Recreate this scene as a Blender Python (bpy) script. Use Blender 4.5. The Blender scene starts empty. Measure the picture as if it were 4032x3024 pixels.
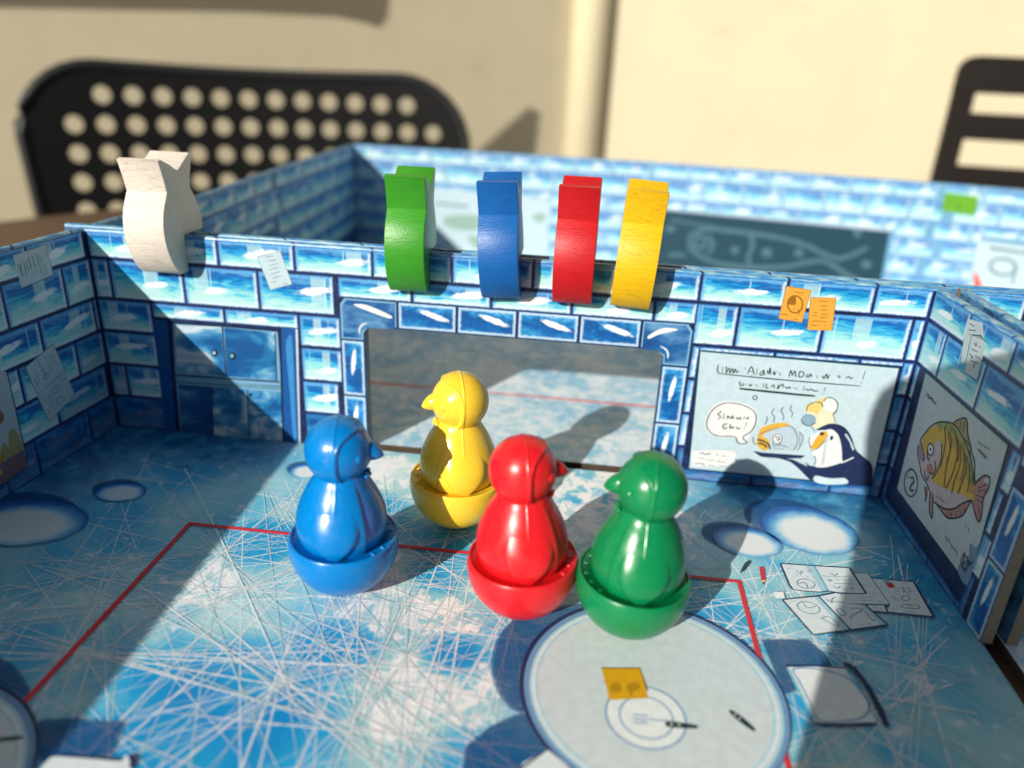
import bpy, bmesh, math, random
from mathutils import Vector, Matrix
from math import sin, cos, pi, radians, sqrt, atan2, exp

U = 0.00115                       # one drawing unit in metres (a wall of the box is 56 units = 64 mm high)
sc = bpy.context.scene
COL = sc.collection

# ------------------------------------------------------------------ camera
def vec(x, y, z): return Vector((x * U, y * U, z * U))
cam_d = bpy.data.cameras.new('camera'); cam = bpy.data.objects.new('camera', cam_d); COL.objects.link(cam); sc.camera = cam
cam_d.sensor_width = 36.0; cam_d.lens = 26.232
cam_d.clip_start = 0.004; cam_d.clip_end = 300
CPOS = (128.624, -177.393, 97.633); YAW, PITCH, ROLL = (-0.09600, -0.39609, 0.04784)
_f = Vector((sin(YAW) * cos(PITCH), cos(YAW) * cos(PITCH), sin(PITCH))); _r = Vector((cos(YAW), -sin(YAW), 0)); _u = _r.cross(_f)
CR_, CU_ = _r * cos(ROLL) + _u * sin(ROLL), _u * cos(ROLL) - _r * sin(ROLL)
m = Matrix((CR_, CU_, -_f)).transposed().to_4x4(); m.translation = vec(*CPOS); cam.matrix_world = m
cam_d.dof.use_dof = True; cam_d.dof.focus_distance = 162 * U; cam_d.dof.aperture_fstop = 8.0; cam_d.dof.aperture_blades = 0

# ------------------------------------------------------------------ world, sun, exposure
SUN = Vector((1.055, 1.97, -1.0)).normalized()          # the way the sunlight travels
w = bpy.data.worlds.new('World'); sc.world = w; w.use_nodes = True
bg = w.node_tree.nodes['Background']; sky = w.node_tree.nodes.new('ShaderNodeTexSky')
sky.sky_type = 'NISHITA'; sky.sun_disc = False
sky.sun_elevation = math.asin(-SUN.z); sky.sun_rotation = atan2(-SUN.x, -SUN.y)
sky.air_density = 0.8; sky.dust_density = 1.0; sky.ozone_density = 0.2
w.node_tree.links.new(sky.outputs[0], bg.inputs[0]); bg.inputs[1].default_value = 0.055
sl = bpy.data.lights.new('sun', 'SUN'); sl.energy = 5.0; sl.angle = radians(0.53); sl.color = (1.0, 0.94, 0.84)
so = bpy.data.objects.new('sun', sl); COL.objects.link(so); so.rotation_euler = SUN.to_track_quat('-Z', 'Y').to_euler(); so.location = vec(-400, -900, 900)
sc.view_settings.view_transform = 'Standard'; sc.view_settings.look = 'None'; sc.view_settings.exposure = 0.2; sc.view_settings.gamma = 1.0
sc.view_settings.use_curve_mapping = False
sc.render.engine = 'CYCLES'; sc.cycles.transparent_max_bounces = 24; sc.cycles.max_bounces = 5; sc.cycles.use_denoising = True
sc.cycles.sample_clamp_indirect = 6.0

# ------------------------------------------------------------------ node helpers
def lin(c):
    return tuple((v / 12.92 if v <= .04045 else ((v + .055) / 1.055) ** 2.4) for v in c)
def hx(s): return lin(tuple(int(s[i:i + 2], 16) / 255 for i in (0, 2, 4)))
class X:
    """a node socket one can do sums with"""
    def __init__(self, g, s): self.g, self.s = g, s
    def op(self, o, b=None, c=None, clamp=False):
        n = self.g.t.nodes.new('ShaderNodeMath'); n.operation = o; n.use_clamp = clamp
        for i, v in enumerate((self, b, c)):
            if v is None: continue
            self.g.put(n.inputs[i], v)
        return X(self.g, n.outputs[0])
    def __add__(s, b): return s.op('ADD', b)
    def __radd__(s, b): return s.op('ADD', b)
    def __sub__(s, b): return s.op('SUBTRACT', b)
    def __rsub__(s, b): return (s * -1) + b
    def __mul__(s, b): return s.op('MULTIPLY', b)
    __rmul__ = __mul__
    def __truediv__(s, b): return s.op('DIVIDE', b)
    def mn(s, b): return s.op('MINIMUM', b)
    def mx(s, b): return s.op('MAXIMUM', b)
    def abs(s): return s.op('ABSOLUTE')
    def pw(s, b): return s.op('POWER', b)
    def gt(s, b): return s.op('GREATER_THAN', b)
    def lt(s, b): return s.op('LESS_THAN', b)
    def fr(s): return s.op('FRACT')
    def sq(s): return s.op('SQRT')
    def cl(s): return s.op('ADD', 0.0, clamp=True)
    def sm(s, a, b):
        n = s.g.t.nodes.new('ShaderNodeMapRange'); n.interpolation_type = 'SMOOTHSTEP'; lo, hi, inv = (a, b, False) if a < b else (b, a, True)
        s.g.put(n.inputs[0], s); n.inputs[1].default_value = lo; n.inputs[2].default_value = hi
        n.inputs[3].default_value = 1.0 if inv else 0.0; n.inputs[4].default_value = 0.0 if inv else 1.0
        return X(s.g, n.outputs[0])
class G:
    def __init__(self, name):
        self.m = bpy.data.materials.new(name); self.m.use_nodes = True; self.t = self.m.node_tree
        self.b = self.t.nodes['Principled BSDF']; self.out = self.t.nodes['Material Output']
    def put(self, sock, v):
        if isinstance(v, X): self.t.links.new(v.s, sock)
        elif hasattr(v, 'is_output'): self.t.links.new(v, sock)
        else:
            if isinstance(v, (tuple, list)) and len(v) == 3 and sock.type == 'RGBA': v = (*v, 1)
            sock.default_value = v
    def n(self, typ, **kw):
        n = self.t.nodes.new(typ)
        for k, v in kw.items(): setattr(n, k, v)
        return n
    def xyz(self, kind='Object', scale=1.0, rot=None):
        c = self.n('ShaderNodeTexCoord'); s = self.n('ShaderNodeSeparateXYZ'); self.t.links.new(c.outputs[kind], s.inputs[0])
        return [X(self, o) * scale if scale != 1.0 else X(self, o) for o in s.outputs]
    def xy(self, x=0.0, y=0.0, z=0.0):
        n = self.n('ShaderNodeCombineXYZ')
        for i, v in enumerate((x, y, z)): self.put(n.inputs[i], v)
        return X(self, n.outputs[0])
    def noise(self, v, scale=1.0, detail=3.0, rough=.55, dist=0.0, col=False):
        n = self.n('ShaderNodeTexNoise'); self.put(n.inputs['Vector'], v); n.inputs['Scale'].default_value = scale
        n.inputs['Detail'].default_value = detail; n.inputs['Roughness'].default_value = rough; n.inputs['Distortion'].default_value = dist
        return X(self, n.outputs[1 if col else 0])
    def mix(self, f, a, b, mode='MIX'):
        n = self.n('ShaderNodeMix', data_type='RGBA', blend_type=mode); self.put(n.inputs[0], f); self.put(n.inputs[6], a); self.put(n.inputs[7], b)
        return X(self, n.outputs[2])
    def ramp(self, f, stops, interp='LINEAR'):
        n = self.n('ShaderNodeValToRGB'); r = n.color_ramp; r.interpolation = interp
        while len(r.elements) < len(stops): r.elements.new(.5)
        for e, (p, c) in zip(r.elements, stops): e.position = p; e.color = (*c, 1)
        self.put(n.inputs[0], f); return X(self, n.outputs[0])
    def attr(self, name):
        n = self.n('ShaderNodeAttribute', attribute_type='OBJECT', attribute_name=name); return X(self, n.outputs['Fac'])
    def rnd(self):
        return X(self, self.n('ShaderNodeObjectInfo').outputs['Random'])
    def fin(self, color=None, rough=.5, spec=.4, bump=None, bstr=.2, bdist=.0001, **kw):
        if color is not None: self.put(self.b.inputs['Base Color'], color)
        self.put(self.b.inputs['Roughness'], rough); self.b.inputs['Specular IOR Level'].default_value = spec
        for k, v in kw.items(): self.put(self.b.inputs[k.replace('_', ' ')], v)
        if bump is not None:
            n = self.n('ShaderNodeBump'); n.inputs['Strength'].default_value = bstr; n.inputs['Distance'].default_value = bdist
            self.put(n.inputs['Height'], bump); self.t.links.new(n.outputs[0], self.b.inputs['Normal'])
        return self.m
    def alpha(self, f):
        tr = self.n('ShaderNodeBsdfTransparent'); mx = self.n('ShaderNodeMixShader'); self.put(mx.inputs[0], f)
        self.t.links.new(tr.outputs[0], mx.inputs[1]); self.t.links.new(self.b.outputs[0], mx.inputs[2]); self.t.links.new(mx.outputs[0], self.out.inputs[0])
        return self.m

def linen(g, p):                                         # the woven emboss of the printed card
    a = (p[0] * 19.0).op('SINE') * ((p[1] * 9.5 + (p[0] * 9.5)).op('SINE')); b = (p[1] * 19.0).op('SINE') + (p[2] * 19.0).op('SINE')
    return a * .5 + b * .5 + g.noise(g.xy(*p), 3.0, 2) * 1.2

PAL = dict(ink='23353c', ink2='2d4a58', navy='22315a', dk='10264a', teal='2b6a74', grey='66808c', white='f1f3f3', sheet='cbe2ec', sheet2='d5ecf3', sheet3='c4d3da',
  pale='c3d6e2', ochre='e9b63e', brown='5a4028', cream='f1eccb', lemon='ecd57e', puff='8fb0c6', pinkgrey='c9bcc4', straw='d9b347', moss='a3a765', rose='c07f7d', rose2='b98a88',
  rose3='94707e', mauve='a88e9c', khaki='a89a70', stripe='6f5a4c', stain='7c9cbe', amber='f2ad42', amber2='a56a1c', paper='d8e2e6', tape='8fb0c4', red='cf2f3c', fold='a9cfdc', fold2='6fb0c8',
  pinegreen='2a4a4a', seat='d8e3e6', seat2='e4eaea', softblue='6f97c0', aqua='7cc0d0', gold='dba417', gold2='b58812', gold3='c08c10', smudge='ccd6d8', tan='b8ab78', brown2='9a7050', orange='d09030',
  post='125aa6', postlight='3f93d6', rim='dfe9f2', frameblue='7fb4da', board='1e4756', tabletop='ccd7da', lav='b9c3dd', chalk='5b8392', leaf='6cb02a', leaf2='559020', coral='e0645a', sage='9fc0b4', redline='d8323c')
MAT = {}
def paint(key, k_=1.0):
    """flat printing ink; k_ < 1 darkens the wall copies to offset the stronger sunlight there"""
    full = (key, k_)
    if full in MAT: return MAT[full]
    g = G('print_' + key); p = g.xyz('Object', 1 / U)
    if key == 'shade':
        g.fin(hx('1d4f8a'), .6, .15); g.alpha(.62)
    elif key.startswith('cloud'):
        k = 'ABC'.index(key[-1]); q = g.xy(p[0] + p[2] * .8 + k * 31.0, p[2] * 1.7 + p[0] * -.5, p[1] + k * 7.0)
        f = g.noise(q, .055, 4, .55, .5)
        c = g.ramp(f, [(.36, hx('125a9c')), (.45, hx('2682c0')), (.51, hx('6fb2d8')), (.57, hx('dcebf2')), (.70, hx('62a8d4'))] if k != 2 else [(.3, hx('0f3c7c')), (.5, hx('1b62a6')), (.62, hx('6fa8d6')), (.75, hx('2a70b4'))])
        c = g.mix(1.0, c, (k_, k_, k_), 'MULTIPLY'); g.fin(c, .42, .4, g.noise(g.xy(*p), 4.0, 2), .15)
    else:
        c = tuple(v * k_ for v in hx(PAL[key])); f = g.noise(g.xy(*p), .55, 5, .6); f2 = g.noise(g.xy(*p), 5.0, 2)
        lo = tuple(v * .94 for v in c); hi = tuple(min(1, v * 1.04 + .003) for v in c)
        col = g.mix(f.sm(.3, .7), lo, hi)
        if key == 'chalk': g.fin(col, .8, .2); g.alpha(.8)
        else: g.fin(col, .5, .24, f2, .05)
    MAT[full] = g.m; return g.m

def mat_brick(name, frame=False, pale=False):
    g = G(name); gx = g.xyz('Generated'); u, v = gx[0], gx[1]; bw, bh, tone = g.attr('bw'), g.attr('bh'), g.attr('tone'); r = g.rnd()
    a, b = u * bw, v * bh
    px, py = a + r * 211.0, b + r * 97.0
    wob = g.noise(g.xy(px, py, 0.0), 1.1, 4, .6) - .5
    e = a.mn(bw - a).mn(b.mn(bh - b)) + wob * .9
    elt = a.mn(bh - b); erb = b.mn(bw - a)
    r2, r3, r4 = (r * 7.31).fr(), (r * 13.7).fr(), (r * 29.3).fr()
    if not frame:
        t = v + (g.noise(g.xy(px * .16, py * .75, 1.7), 1.0, 5, .6, .8) - .5) * 1.0 + (u - .5) * .18 + (r3 - .5) * .22
        col = g.ramp(t, [(.10, hx('c4eae4')), (.36, hx('92dade')), (.52, hx('44b4dc')), (.66, hx('1088cc')), (.81, hx('1a5aa8')), (.95, hx('589ed4'))])
        da = (u - .58 - (r2 - .5) * .42) * bw; db = (v - .44 - (r3 - .5) * .30) * bh - da * (r4 * .16 + .04); sx = r3 * 2.6 + 3.0; sz = r4 * .5 + .8
        d = (da / sx) * (da / sx) + (db / sz) * (db / sz) + (g.noise(g.xy(px * .5, py * 1.1, 4.0), 1.4, 5) - .5) * 2.1
        s1 = r2 * .7 + .05
        patch = (u.gt(s1) * u.lt(s1 + .2) * (r4.gt(.3))).mx(v.lt(.26) * u.gt(r4 * .6) * u.lt(r4 * .6 + .34) * r3.gt(.35))
        col = g.mix(patch * .62, col, hx('c3e2e0'))
        ln = ((u - (.1 + r3 * .8)).abs()).lt(.010)
        col = g.mix(ln * .5, col, hx('cfeaf2'))
        col = g.mix(d.sm(1.1, .25) * .95, col, hx('f3f7f9'))
        rim = e.sm(1.25, .45)
        rc = g.mix((elt - erb + wob * 1.5).sm(-.4, .4), hx('6db2e6'), hx('eaf4f8'))
        col = g.mix(rim * .72, col, rc)
        col = g.mix(e.sm(.42, .08) * .8, col, hx('2a5fae'))
    else:
        t = v * .55 + u * .25 + (g.noise(g.xy(px * .25, py * .4, 1.7), 1.0, 5, .6, .6) - .5) * 1.0
        col = g.ramp(t, [(.0, hx('3a9cd4')), (.22, hx('1668b0')), (.42, hx('125296')), (.6, hx('2288ca')), (.8, hx('74bee4'))])
        lng = bw.gt(bh)
        da = (u - .62) * bw; db = (v - .58) * bh + da * .30
        d1 = (da / 4.4) * (da / 4.4) + (db / .95) * (db / .95)
        ea = (u - .5) * bw - (v - .6) * bh * .12; eb = (v - .62) * bh
        d2 = (ea / .75) * (ea / .75) + (eb / 4.2) * (eb / 4.2)
        d = d1 * lng + d2 * (1.0 - lng) + (g.noise(g.xy(px * .6, py * .9, 4.0), 1.3, 4) - .5) * 1.3
        col = g.mix(d.sm(1.0, .35) * .97, col, hx('f4f7fa'))
        col = g.mix(e.sm(.95, .3) * .9, col, hx('cfe4f4'))
        col = g.mix(e.sm(.25, .05) * .6, col, hx('3f7cc4'))
    if pale: col = g.mix(.15, col, hx('e4eef4'))
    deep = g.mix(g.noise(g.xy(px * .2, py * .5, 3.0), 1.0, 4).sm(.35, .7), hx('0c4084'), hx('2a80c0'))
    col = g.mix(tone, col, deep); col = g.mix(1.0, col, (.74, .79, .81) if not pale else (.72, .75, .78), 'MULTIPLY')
    return g.fin(col, .42, .26, g.noise(g.xy(px, py, 0.0), 3.5, 2), .15)

def mat_mortar():
    g = G('print_mortar'); p = g.xyz('Object', 1 / U); f = g.noise(g.xy(*p), .4, 4)
    return g.fin(g.mix(f.sm(.3, .7), hx('080f2c'), hx('162a5c')), .45, .4)
def mat_fold():
    g = G('print_fold'); p = g.xyz('Object', 1 / U); s = p[0] + p[1]
    f = g.noise(g.xy(s * .22, p[2] * 2.0, 0), 1.0, 5, .6); j = (s / 20.05 + .23).fr(); jj = ((j - .5).abs()).sm(.475, .488)
    c = g.ramp(f, [(.3, hx('1f57a4')), (.45, hx('3b80b6')), (.55, hx('6aa0b4')), (.66, hx('a2b4bc'))])
    return g.fin(g.mix(jj, c, hx('1a2a60')), .38, .4, g.noise(g.xy(*p), 1.4, 3), .3)
def mat_card():
    g = G('grey_card'); p = g.xyz('Object', 1 / U); f = g.noise(g.xy(*p), 1.5, 5)
    return g.fin(g.mix(f, hx('6a665e'), hx('908a7c')), .85, .2, f, .3)

def mat_outer():
    g = G('print_outer'); p = g.xyz('Object', 1 / U); f = g.noise(g.xy(*p), .3, 4)
    return g.fin(g.mix(f.sm(.3, .7), hx('23406e'), hx('4f86b4')), .45, .4)

# ------------------------------------------------------------------ what is printed on the card: (kind, colour, pen width, points on the surface)
DRAW={
 'poster':[
  ('f','sheet',0,[157.75,36.16,205.01,35.84,205.7,3.21,159.37,3.38]),
  ('s','teal',0.28,[157.75,36.16,205.01,35.84]),
  ('s','teal',0.22,[157.75,36.16,159.37,3.38]),
  ('s','teal',0.3,[159.37,3.38,205.7,3.21]),
  ('s','grey',0.18,[205.01,35.84,205.7,3.21]),
  ('f','white',0,[159.21,8.58,164.39,9.42,170.14,9.72,170.84,8.58,169.79,5.12,165.12,4.37,160.06,4.23]),
  ('F','white',0,[165.45,23.34,162.87,21.66,161.75,18.66,161.74,16.02,163.19,14.09,165.68,13.16,169.54,13.55,171.87,12.0,173.65,15.44,174.44,18.45,173.84,21.28,171.4,22.91,168.5,23.49]),
  ('S','ink',0.28,[162.6,33.03,162.6,31.37,163.15,31.06]),
  ('S','ink',0.28,[163.75,32.58,163.79,31.01]),
  ('S','ink',0.28,[164.65,32.8,164.81,30.94,165.33,32.45,165.68,31.01,166.1,32.38,166.55,31.09,166.86,32.31,167.27,31.32,167.81,31.84]),
  ('S','ink',0.28,[169.24,32.79,169.23,32.38]),
  ('S','ink',0.28,[169.92,31.2,170.6,33.19,171.62,31.08]),
  ('S','ink',0.28,[170.06,31.9,171.49,31.89]),
  ('S','ink',0.28,[171.08,31.03,171.02,30.61]),
  ('S','ink',0.28,[172.04,32.77,172.19,31.13]),
  ('S','ink',0.28,[173.14,32.18,172.91,31.33,173.55,31.25,173.56,32.63,174.11,31.16]),
  ('S','ink',0.28,[174.44,32.57,174.98,31.66,175.06,33.31,175.51,31.43]),
  ('S','ink',0.28,[175.94,32.57,176.37,31.51,176.57,32.49]),
  ('S','ink',0.28,[177.48,32.29,177.87,31.5]),
  ('S','ink',0.28,[179.9,31.27,180.07,33.07,180.68,31.76,181.06,33.02,181.61,31.43]),
  ('S','ink',0.28,[182.18,32.99,182.34,31.49,183.26,31.85,183.22,32.75,182.18,32.99]),
  ('S','ink',0.28,[184.37,32.5,184.02,31.78,184.65,31.7,184.86,32.54,185.38,31.77]),
  ('S','ink',0.28,[186.63,32.29,186.63,31.69]),
  ('S','ink',0.28,[187.72,32.39,188.25,31.62,188.61,32.88,189.09,31.69,189.36,32.81]),
  ('S','ink',0.28,[191.43,32.86,191.69,32.2,192.12,32.52]),
  ('S','ink',0.28,[193.28,32.21,193.92,32.68,194.5,32.24,195.05,32.51]),
  ('S','ink',0.28,[197.42,34.49,197.32,32.17]),
  ('S','ink',0.28,[197.16,31.55,197.1,31.16]),
  ('S','ink',0.28,[162.69,30.75,171.42,30.51,183.91,30.4,197.32,30.47]),
  ('S','ink',0.28,[168.37,29.12,168.67,28.03,169.42,28.1,169.2,28.64]),
  ('S','ink',0.28,[169.83,28.69,170.31,28.04]),
  ('S','ink',0.28,[170.84,28.65,171.07,28.05,171.49,28.57]),
  ('S','ink',0.28,[172.24,28.55,172.93,28.22]),
  ('S','ink',0.28,[174.26,29.24,174.35,27.99]),
  ('S','ink',0.28,[175.03,29.17,174.98,27.97,175.59,28.11]),
  ('S','ink',0.28,[176.08,28.15,176.7,28.91,177.0,27.96]),
  ('S','ink',0.28,[177.91,29.16,177.76,27.89,178.75,29.37,179.07,28.29]),
  ('S','ink',0.28,[179.49,28.74,180.08,28.24,180.49,28.7,180.95,28.24]),
  ('S','ink',0.28,[181.5,28.65,182.58,28.2]),
  ('S','ink',0.28,[183.99,29.3,183.98,28.05]),
  ('S','ink',0.28,[184.4,28.5,185.31,28.25,185.74,28.63,186.57,28.2,187.55,28.24]),
  ('S','ink',0.28,[189.07,29.35,188.89,28.36]),
  ('S','ink',0.28,[188.92,27.86,188.89,27.53]),
  ('S','ink',0.28,[168.4,27.3,177.02,27.12,187.19,26.95]),
  ('S','ink',0.28,[168.7,27.05,177.07,26.84,187.1,26.74]),
  ('S','ink',0.28,[165.22,20.59,164.46,19.65,165.33,19.01,164.53,18.29]),
  ('S','ink',0.28,[165.92,20.22,166.06,18.44]),
  ('S','ink',0.28,[166.95,18.53,166.94,19.45,167.81,18.81,168.08,19.57,168.48,18.68]),
  ('S','ink',0.28,[169.14,19.38,169.5,18.77,170.05,19.32,170.27,18.76]),
  ('S','ink',0.28,[171.15,19.72,171.02,18.92]),
  ('S','ink',0.28,[172.18,19.68,171.74,19.2,172.16,19.04]),
  ('S','ink',0.28,[167.14,17.29,166.29,16.91,166.32,15.88,167.08,15.96,167.02,16.4]),
  ('S','ink',0.28,[167.93,17.22,168.06,16.06,168.68,16.56,168.9,16.0]),
  ('S','ink',0.28,[169.57,16.65,169.92,16.1,170.64,16.46]),
  ('S','ink',0.28,[171.91,18.2,171.61,16.85]),
  ('S','ink',0.28,[171.58,16.53,171.53,16.23]),
  ('S','ink',0.2,[161.41,8.05,162.28,8.44,162.6,8.02,164.28,8.35]),
  ('S','ink',0.2,[165.34,8.31,166.43,8.12]),
  ('S','ink',0.2,[167.1,8.04,168.29,8.01]),
  ('S','ink',0.2,[161.44,6.83,162.93,6.68]),
  ('S','ink',0.2,[163.47,6.59,165.35,6.42]),
  ('S','ink',0.2,[166.02,6.4,168.31,6.18]),
  ('S','ink',0.2,[160.64,4.91,162.33,5.24,163.22,4.57]),
  ('S','ink',0.2,[163.99,4.8,165.85,4.85]),
  ('S','ink',0.2,[166.9,4.96,169.0,5.09]),
  ('C','ink',0.22,[173.26,25.16,173.22,24.82,173.01,24.6,172.7,24.57,172.41,24.75,172.26,25.07,172.31,25.4,172.52,25.63,172.83,25.66,173.11,25.48]),
  ('C','ink',0.24,[165.77,22.94,163.42,21.43,162.22,18.99,162.08,16.35,163.4,14.41,165.62,13.6,169.49,13.84,170.36,12.44,171.61,11.97,172.82,12.54,171.56,13.9,173.35,15.71,174.06,18.41,173.51,20.96,171.22,22.46,168.56,23.07]),
  ('S','grey',0.26,[176.41,20.38,176.73,19.25,176.33,17.91]),
  ('S','grey',0.26,[177.92,22.68,177.52,21.35,178.34,20.28,178.37,18.69]),
  ('S','grey',0.26,[180.09,23.31,179.67,22.13,180.54,20.78,180.52,19.48]),
  ('S','grey',0.26,[181.87,23.91,181.86,22.63,182.51,21.83,182.49,20.54]),
  ('F','pale',0,[175.08,13.82,176.39,16.01,178.69,17.56,182.36,18.5,184.4,17.11,185.58,14.88,185.51,12.51,183.96,11.16,181.11,11.16,178.08,10.7,176.42,11.27]),
  ('F','ochre',0,[175.22,15.31,175.94,17.14,178.54,18.42,181.0,18.95,182.38,18.36,178.82,16.84,176.54,15.14,175.31,13.24]),
  ('F','ochre',0,[175.21,13.83,176.64,14.56,178.44,13.12,178.26,11.16,177.03,10.74,175.5,12.07]),
  ('F','white',0,[181.17,14.44,181.15,13.81,180.86,13.33,180.38,13.11,179.84,13.22,179.39,13.63,179.15,14.23,179.18,14.85,179.47,15.33,179.95,15.55,180.48,15.44,180.93,15.03]),
  ('S','grey',0.24,[174.09,14.31,174.51,12.57,175.5,12.07]),
  ('S','grey',0.24,[179.38,12.18,181.1,12.65,183.26,12.13]),
  ('S','grey',0.24,[179.74,11.62,182.33,11.59]),
  ('S','grey',0.24,[181.16,18.09,183.24,17.87,184.61,15.96,185.17,13.66,184.66,11.53]),
  ('S','grey',0.24,[184.95,16.87,186.23,15.54,186.16,13.17,185.48,11.32]),
  ('S','grey',0.24,[185.37,16.04,185.91,13.15]),
  ('S','grey',0.24,[179.17,13.34,179.58,12.49,180.82,12.77,181.38,14.01]),
  ('S','grey',0.24,[175.52,15.04,177.13,16.23,179.98,17.54]),
  ('S','ink',0.45,[175.23,13.68,176.86,13.26,178.13,12.64,178.89,11.23]),
  ('S','ink',0.45,[175.53,12.67,177.01,12.38,178.05,11.59]),
  ('C','grey',0.22,[181.27,14.45,181.24,13.78,180.92,13.26,180.39,13.02,179.8,13.14,179.31,13.58,179.05,14.22,179.08,14.89,179.41,15.4,179.93,15.63,180.52,15.52,181.01,15.08]),
  ('S','ink',0.3,[179.6,14.57,180.06,14.91,180.64,14.53,180.49,13.92,179.93,14.16]),
  ('f','navy',0,[174.62,10.34,176.88,10.06,187.86,10.31,186.99,9.44,181.79,8.83,177.1,8.79,175.95,9.42]),
  ('F','cream',0,[185.8,22.44,185.41,23.82,186.43,25.05,188.23,26.07,189.62,26.62,191.32,26.78,192.73,25.37,192.95,23.7,192.26,22.78,193.17,20.15,191.09,19.23,189.03,18.15,187.87,18.91,188.23,20.96,186.28,21.91]),
  ('F','puff',0,[188.49,20.55,188.45,19.83,188.06,19.21,187.41,18.82,186.61,18.74,185.83,18.98,185.22,19.51,184.91,20.2,184.96,20.93,185.34,21.55,186.0,21.93,186.79,22.01,187.57,21.76,188.17,21.24]),
  ('F','white',0,[192.62,24.94,192.63,24.15,192.33,23.49,191.79,23.09,191.12,23.03,190.44,23.31,189.89,23.89,189.59,24.65,189.58,25.43,189.88,26.08,190.42,26.48,191.09,26.54,191.77,26.26,192.31,25.69]),
  ('F','lemon',0,[188.1,23.8,188.05,23.17,187.67,22.67,187.06,22.45,186.39,22.55,185.83,22.95,185.54,23.55,185.59,24.18,185.98,24.67,186.59,24.9,187.26,24.79,187.81,24.39]),
  ('F','lemon',0,[187.47,24.87,188.45,26.23,189.63,26.53,189.18,25.03,188.89,22.74,188.01,22.08]),
  ('S','ink',0.24,[185.8,22.44,185.85,24.15,187.39,25.28,188.91,25.15,189.4,23.92]),
  ('S','ink',0.24,[189.32,25.61,190.08,26.8,191.89,26.41,192.96,24.83,192.63,22.81,192.17,22.63]),
  ('S','ink',0.24,[192.2,22.49,193.27,20.31]),
  ('S','ink',0.24,[184.94,20.35,185.52,19.25,187.15,18.69,188.7,19.85]),
  ('S','ink',0.24,[187.68,18.6,188.95,17.27]),
  ('F','navy',0,[189.11,17.73,191.07,19.37,192.97,19.93,195.07,19.48,196.88,18.07,198.35,15.89,199.64,13.38,201.82,11.54,203.94,9.98,205.02,7.99,205.55,5.02,205.73,3.3,202.07,3.26,199.73,3.31,198.88,4.9,195.34,4.51,191.6,5.02,190.18,7.0,193.44,7.5,196.95,9.23,196.89,10.72,195.92,14.18,194.03,17.2,191.35,17.95]),
  ('F','navy',0,[181.25,8.92,184.9,8.86,188.82,7.31,188.09,8.44,189.56,7.54,190.88,7.38,191.86,5.05,191.15,4.67,190.77,3.24,188.8,4.72,186.61,6.62,184.24,8.18]),
  ('F','white',0,[191.35,17.95,192.8,18.3,194.58,16.97,195.92,14.18,196.84,10.72,196.82,9.22,193.41,7.65,191.11,7.55,190.48,9.45,189.69,10.86,189.14,11.7,189.68,13.54,188.84,15.22,189.5,17.04]),
  ('F','white',0,[189.65,14.86,189.71,13.95,189.53,13.26,189.15,12.98,188.67,13.17,188.23,13.8,187.95,14.68,187.89,15.59,188.08,16.27,188.45,16.55,188.92,16.36,189.36,15.74]),
  ('F','sheet2',0,[191.9,4.81,195.39,4.27,198.91,4.75,199.59,3.36,194.43,2.57,191.49,3.17]),
  ('F','ochre',0,[190.18,16.82,191.41,17.67,192.05,16.71,191.7,14.92,190.55,13.03,188.79,12.2,189.2,14.67]),
  ('F','navy',0,[193.6,15.86,193.51,15.48,193.3,15.28,193.06,15.34,192.89,15.63,192.84,16.05,192.94,16.42,193.15,16.62,193.38,16.57,193.56,16.28]),
  ('F','brown',0,[191.28,16.93,191.17,16.54,190.78,16.35,190.33,16.46,190.08,16.81,190.19,17.19,190.58,17.38,191.03,17.27]),
  ('F','pale',0,[191.97,12.29,191.84,15.52,192.35,16.74,192.41,12.63,192.86,9.1,192.28,8.13]),
  ('S','ink',0.2,[187.98,15.72,188.01,14.25,188.84,12.56]),
  ('S','ink',0.2,[188.9,11.61,190.57,12.89,191.8,15.08]),
  ('S','ink',0.2,[190.0,10.6,190.66,9.17,190.51,7.94]),
  ('S','white',0.4,[196.84,9.16,198.09,9.89,199.68,11.08]),
  ('S','pale',0.5,[196.26,17.43,197.97,15.27,199.21,13.04]),
  ('S','pale',0.35,[186.28,8.4,188.23,7.7]),
 ],
 'fish_poster':[
  ('f','sheet3',0,[5.65,37.41,42.67,37.26,44.79,6.67,7.39,6.97]),
  ('s','teal',0.35,[5.65,37.41,42.67,37.26]),
  ('s','teal',0.22,[5.65,37.41,7.39,6.97]),
  ('s','ink',0.25,[7.39,6.97,44.79,6.67]),
  ('s','teal',0.2,[42.67,37.26,44.79,6.67]),
  ('F','stain',0,[41.17,14.23,43.63,14.94,44.0,18.1,44.19,19.66,44.16,15.96,44.72,6.79,40.12,6.9,40.9,9.69,42.29,11.36]),
  ('F','pinkgrey',0,[12.32,23.51,13.85,26.56,16.5,29.39,20.19,31.32,23.59,32.28,27.11,31.72,30.32,30.45,32.99,28.99,35.22,26.72,36.78,25.06,37.69,24.01,37.18,21.93,34.9,19.72,32.75,17.06,28.83,14.85,25.07,14.22,21.77,14.9,19.16,15.53,15.86,16.55,13.18,18.36,11.36,21.04]),
  ('F','straw',0,[12.53,23.79,14.86,27.33,17.53,28.86,24.35,31.01,30.0,29.97,34.07,27.67,36.21,25.05,36.9,22.41,33.43,21.15,28.83,19.25,22.41,17.4,21.07,18.4,22.13,22.47,20.87,26.6,18.02,25.15,15.41,20.99]),
  ('F','moss',0,[16.1,28.86,20.22,31.26,23.09,32.03,27.11,31.72,31.96,29.71,34.94,26.88,35.55,24.67,32.91,25.09,31.17,28.01,24.96,30.0,19.84,29.64]),
  ('F','pinkgrey',0,[19.03,21.14,21.24,23.37,21.5,20.05,19.45,17.48,16.72,17.03,15.1,19.03]),
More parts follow.
